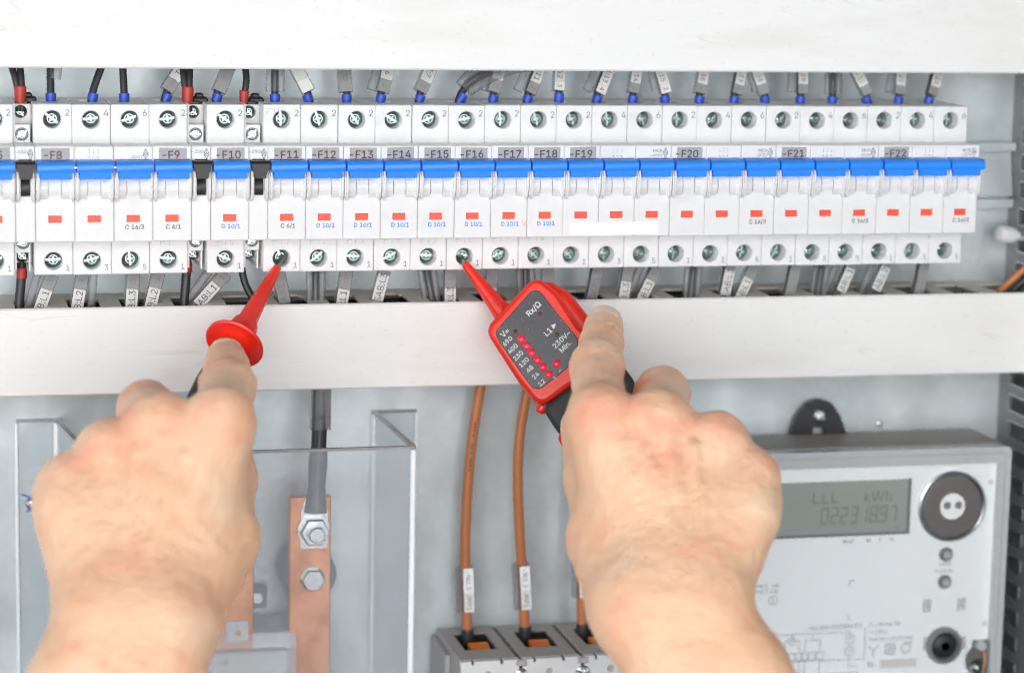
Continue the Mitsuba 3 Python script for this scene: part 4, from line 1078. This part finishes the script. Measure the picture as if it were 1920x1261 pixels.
def surface_net(f, lo, hi, step):
    ax = [np.arange(a, b + step, step, dtype=np.float32) for a, b in zip(lo, hi)]
    n = [len(a) for a in ax]
    V = np.empty(n, np.float32)
    gy, gz = np.meshgrid(ax[1], ax[2], indexing='ij')
    for i0 in range(0, n[0], 12):
        xs = ax[0][i0:i0 + 12]
        P = np.empty((len(xs), n[1], n[2], 3), np.float32)
        P[..., 0], P[..., 1], P[..., 2] = xs[:, None, None], gy, gz
        V[i0:i0 + 12] = f(P)
    s = V < 0
    c = np.zeros([k - 1 for k in n], np.uint8)
    acc = np.zeros(c.shape + (3,), np.float32)
    corner = [(i, j, k) for i in (0, 1) for j in (0, 1) for k in (0, 1)]
    sl = lambda o: tuple(slice(o[d], n[d] - 1 + o[d]) for d in range(3))
    for a in corner:
        for d in range(3):
            if a[d]:
                continue
            b = tuple(a[e] + (e == d) for e in range(3))
            va, vb = V[sl(a)], V[sl(b)]
            x = (va < 0) != (vb < 0)
            t = np.where(x, va / np.where(x, va - vb, 1), 0)
            for e in range(3):
                acc[..., e] += x * (a[e] + (t if e == d else 0))
            c += x
    act = c > 0
    idx = np.full(c.shape, -1, np.int64)
    idx[act] = np.arange(act.sum())
    cell = np.argwhere(act)
    v = (cell + acc[act] / c[act][:, None]) * step + np.array(lo, np.float32)
    quads = []
    for d in range(3):
        e, g = (d + 1) % 3, (d + 2) % 3
        A = [slice(1, -1)] * 3
        A[d] = slice(0, n[d] - 1)
        B = list(A)
        B[d] = slice(1, n[d])
        sa, sb = s[tuple(A)], s[tuple(B)]
        for flip in (False, True):
            hit = np.argwhere((sa & ~sb) if not flip else (~sa & sb))
            base = hit.copy()
            base[:, e] += 1
            base[:, g] += 1
            q = []
            for de, dg in ((0, 0), (-1, 0), (-1, -1), (0, -1)):
                k = base.copy()
                k[:, e] += de
                k[:, g] += dg
                q.append(idx[k[:, 0], k[:, 1], k[:, 2]])
            q = np.stack(q, 1)
            quads.append(q if not flip else q[:, ::-1])
    q = np.vstack(quads)
    q = q[(q >= 0).all(1)]
    return v.astype(np.float64), np.vstack([q[:, [0, 1, 2]], q[:, [0, 2, 3]]])


def grad(f, v, e=.35):
    g = np.stack([f(v + np.eye(3)[k] * e) - f(v - np.eye(3)[k] * e) for k in range(3)], 1)
    return g / (np.linalg.norm(g, axis=1, keepdims=True) + 1e-9)


def build_hand(J, back, label, nail_up, seed):
    J = dict(J)
    for e in 'ab':
        J['fe_' + e] = tuple(np.array(J['fa_' + e]) + (np.array(J['fe_' + e]) - np.array(J['fa_' + e])) * 1.75)
    back = np.asarray(back, float) / np.linalg.norm(back)
    f = hand_field(J, back)
    P = np.array(list(J.values()))
    lo, hi = P.min(0) - 36, P.max(0) + 36
    v, tri = surface_net(f, lo, hi, 1.5)
    for _ in range(2):
        v -= grad(f, v) * f(v)[:, None]
    g = grad(f, v)
    j = {k: np.array(x) for k, x in J.items()}
    # creases across the finger joints and fine lines over the back of the hand
    disp = np.zeros(len(v))
    for a, b, offs, w in (('ip', 'id', (-2.6, -.6, 1.3, 3.0), .55), ('id', 'it', (-1.6, .2, 1.8), .5), ('mi', 'ip', (3, 5.5), 1.0), ('mpip', 'mdip', (-2.2, -.2, 1.8), .55)):
        ax = (j[b] - j[a]) / np.linalg.norm(j[b] - j[a])
        near = np.exp(-(np.linalg.norm(v - j[a], axis=1) / 15) ** 4)
        dors = np.clip(g @ np.asarray(nail_up), 0, 1) ** .7
        wob = (meshkit.fbm(v * .22, 2, seed) - .5) * 1.6
        for o in offs:
            disp -= .38 * np.exp(-(((v - j[a]) @ ax - o + wob) / w) ** 2) * near * dors
    disp += (meshkit.fbm(v * .07, 3, seed + 1) - .5) * 1.5 + (meshkit.fbm(v * .17, 3, seed + 2) - .5) * 1.0
    wr = v @ np.array([.35, -.2, .9]) * .42 + (meshkit.fbm(v * .12, 2, seed + 9) - .5) * 5
    disp += .11 * (np.abs(np.sin(wr)) ** .5 - .7) * np.clip(g @ back, 0, 1)
    v = v + g * disp[:, None]
    # skin colour: warm, redder at the knuckles and fingertip, mottled
    base = np.array([.91, .555, .35])
    red = np.array([.90, .38, .26])
    pale = np.array([.94, .68, .48])
    t = np.zeros(len(v))
    for k, r, w in (('mi', 14, .8), ('mm', 14, .8), ('mr', 13, .75), ('mp', 12, .7), ('ip', 12, .6), ('mpip', 14, .7), ('id', 9, .3), ('it', 8, .35), ('rpip', 12, .5)):
        t += w * np.exp(-(np.linalg.norm(v - (j[k] + back * 6), axis=1) / r) ** 2)
    t += (meshkit.fbm(v * .06, 4, seed + 3) - .5) * 1.35 + (meshkit.fbm(v * .2, 3, seed + 4) - .5) * 1.0
    lt = np.clip((meshkit.fbm(v * .05 + 7, 3, seed + 5) - .42) * 2.6, 0, 1)
    col = base + (red - base) * np.clip(t, 0, 1)[:, None]
    col = col + (pale - col) * (lt * .7)[:, None]
    t_ = thing('hand', label, 'hand')
    m = trimesh.Trimesh(v, tri, process=False)
    put(t_, 'skin', S(m, 'skin', True, color=np.clip(col, 0, 1)))
    # fingernail: a curved plate on the back of the index fingertip
    ax = (j['it'] - j['id']) / np.linalg.norm(j['it'] - j['id'])
    up = np.asarray(nail_up, float) - ax * (ax @ np.asarray(nail_up))
    up /= np.linalg.norm(up)
    sd = np.cross(ax, up)
    n, q = 15, []
    for rad in (0, -.7):
        for i in range(n):
            s = -3.4 + 10.2 * i / (n - 1)
            wd = 50 * (1 - abs(i / (n - 1) - .5) ** 4 * 4.5)
            for k in range(n):
                a = math.radians(-wd + 2 * wd * k / (n - 1))
                p = j['it'] + ax * s + (up * math.cos(a) + sd * math.sin(a)) * 8.2
                q.append((p, rad))
    pts = np.array([p for p, _ in q])
    rad = np.array([r for _, r in q])
    for _ in range(3):
        gg = grad(f, pts)
        pts -= gg * (f(pts))[:, None]
    gg = grad(f, pts)
    edge = np.array([min(i, n - 1 - i, k, n - 1 - k) for _ in (0, 1) for i in range(n) for k in range(n)])
    edge_up = np.where(edge == 0, -.25, .28)
    pts += gg * (edge_up + rad)[:, None]
    fc = []
    for i in range(n - 1):
        for k in range(n - 1):
            a, b, c, d = i * n + k, i * n + k + 1, (i + 1) * n + k + 1, (i + 1) * n + k
            fc += [(a, b, c), (a, c, d), (n * n + a, n * n + c, n * n + b), (n * n + a, n * n + d, n * n + c)]
    nm = trimesh.Trimesh(pts, np.array(fc), process=False)
    put(t_, 'fingernail', S(nm, 'nail', 60))
    return t_


UPV = np.array([0.05, -.35, .93])
build_hand(LEFT, (0.02, -.82, .57), 'left hand seen from behind, index finger stretched along the red probe', UPV / np.linalg.norm(UPV), 11)
build_hand(RIGHT, (-.06, -.86, .50), 'right hand seen from behind, index finger stretched along the voltage tester', UPV / np.linalg.norm(UPV), 31)
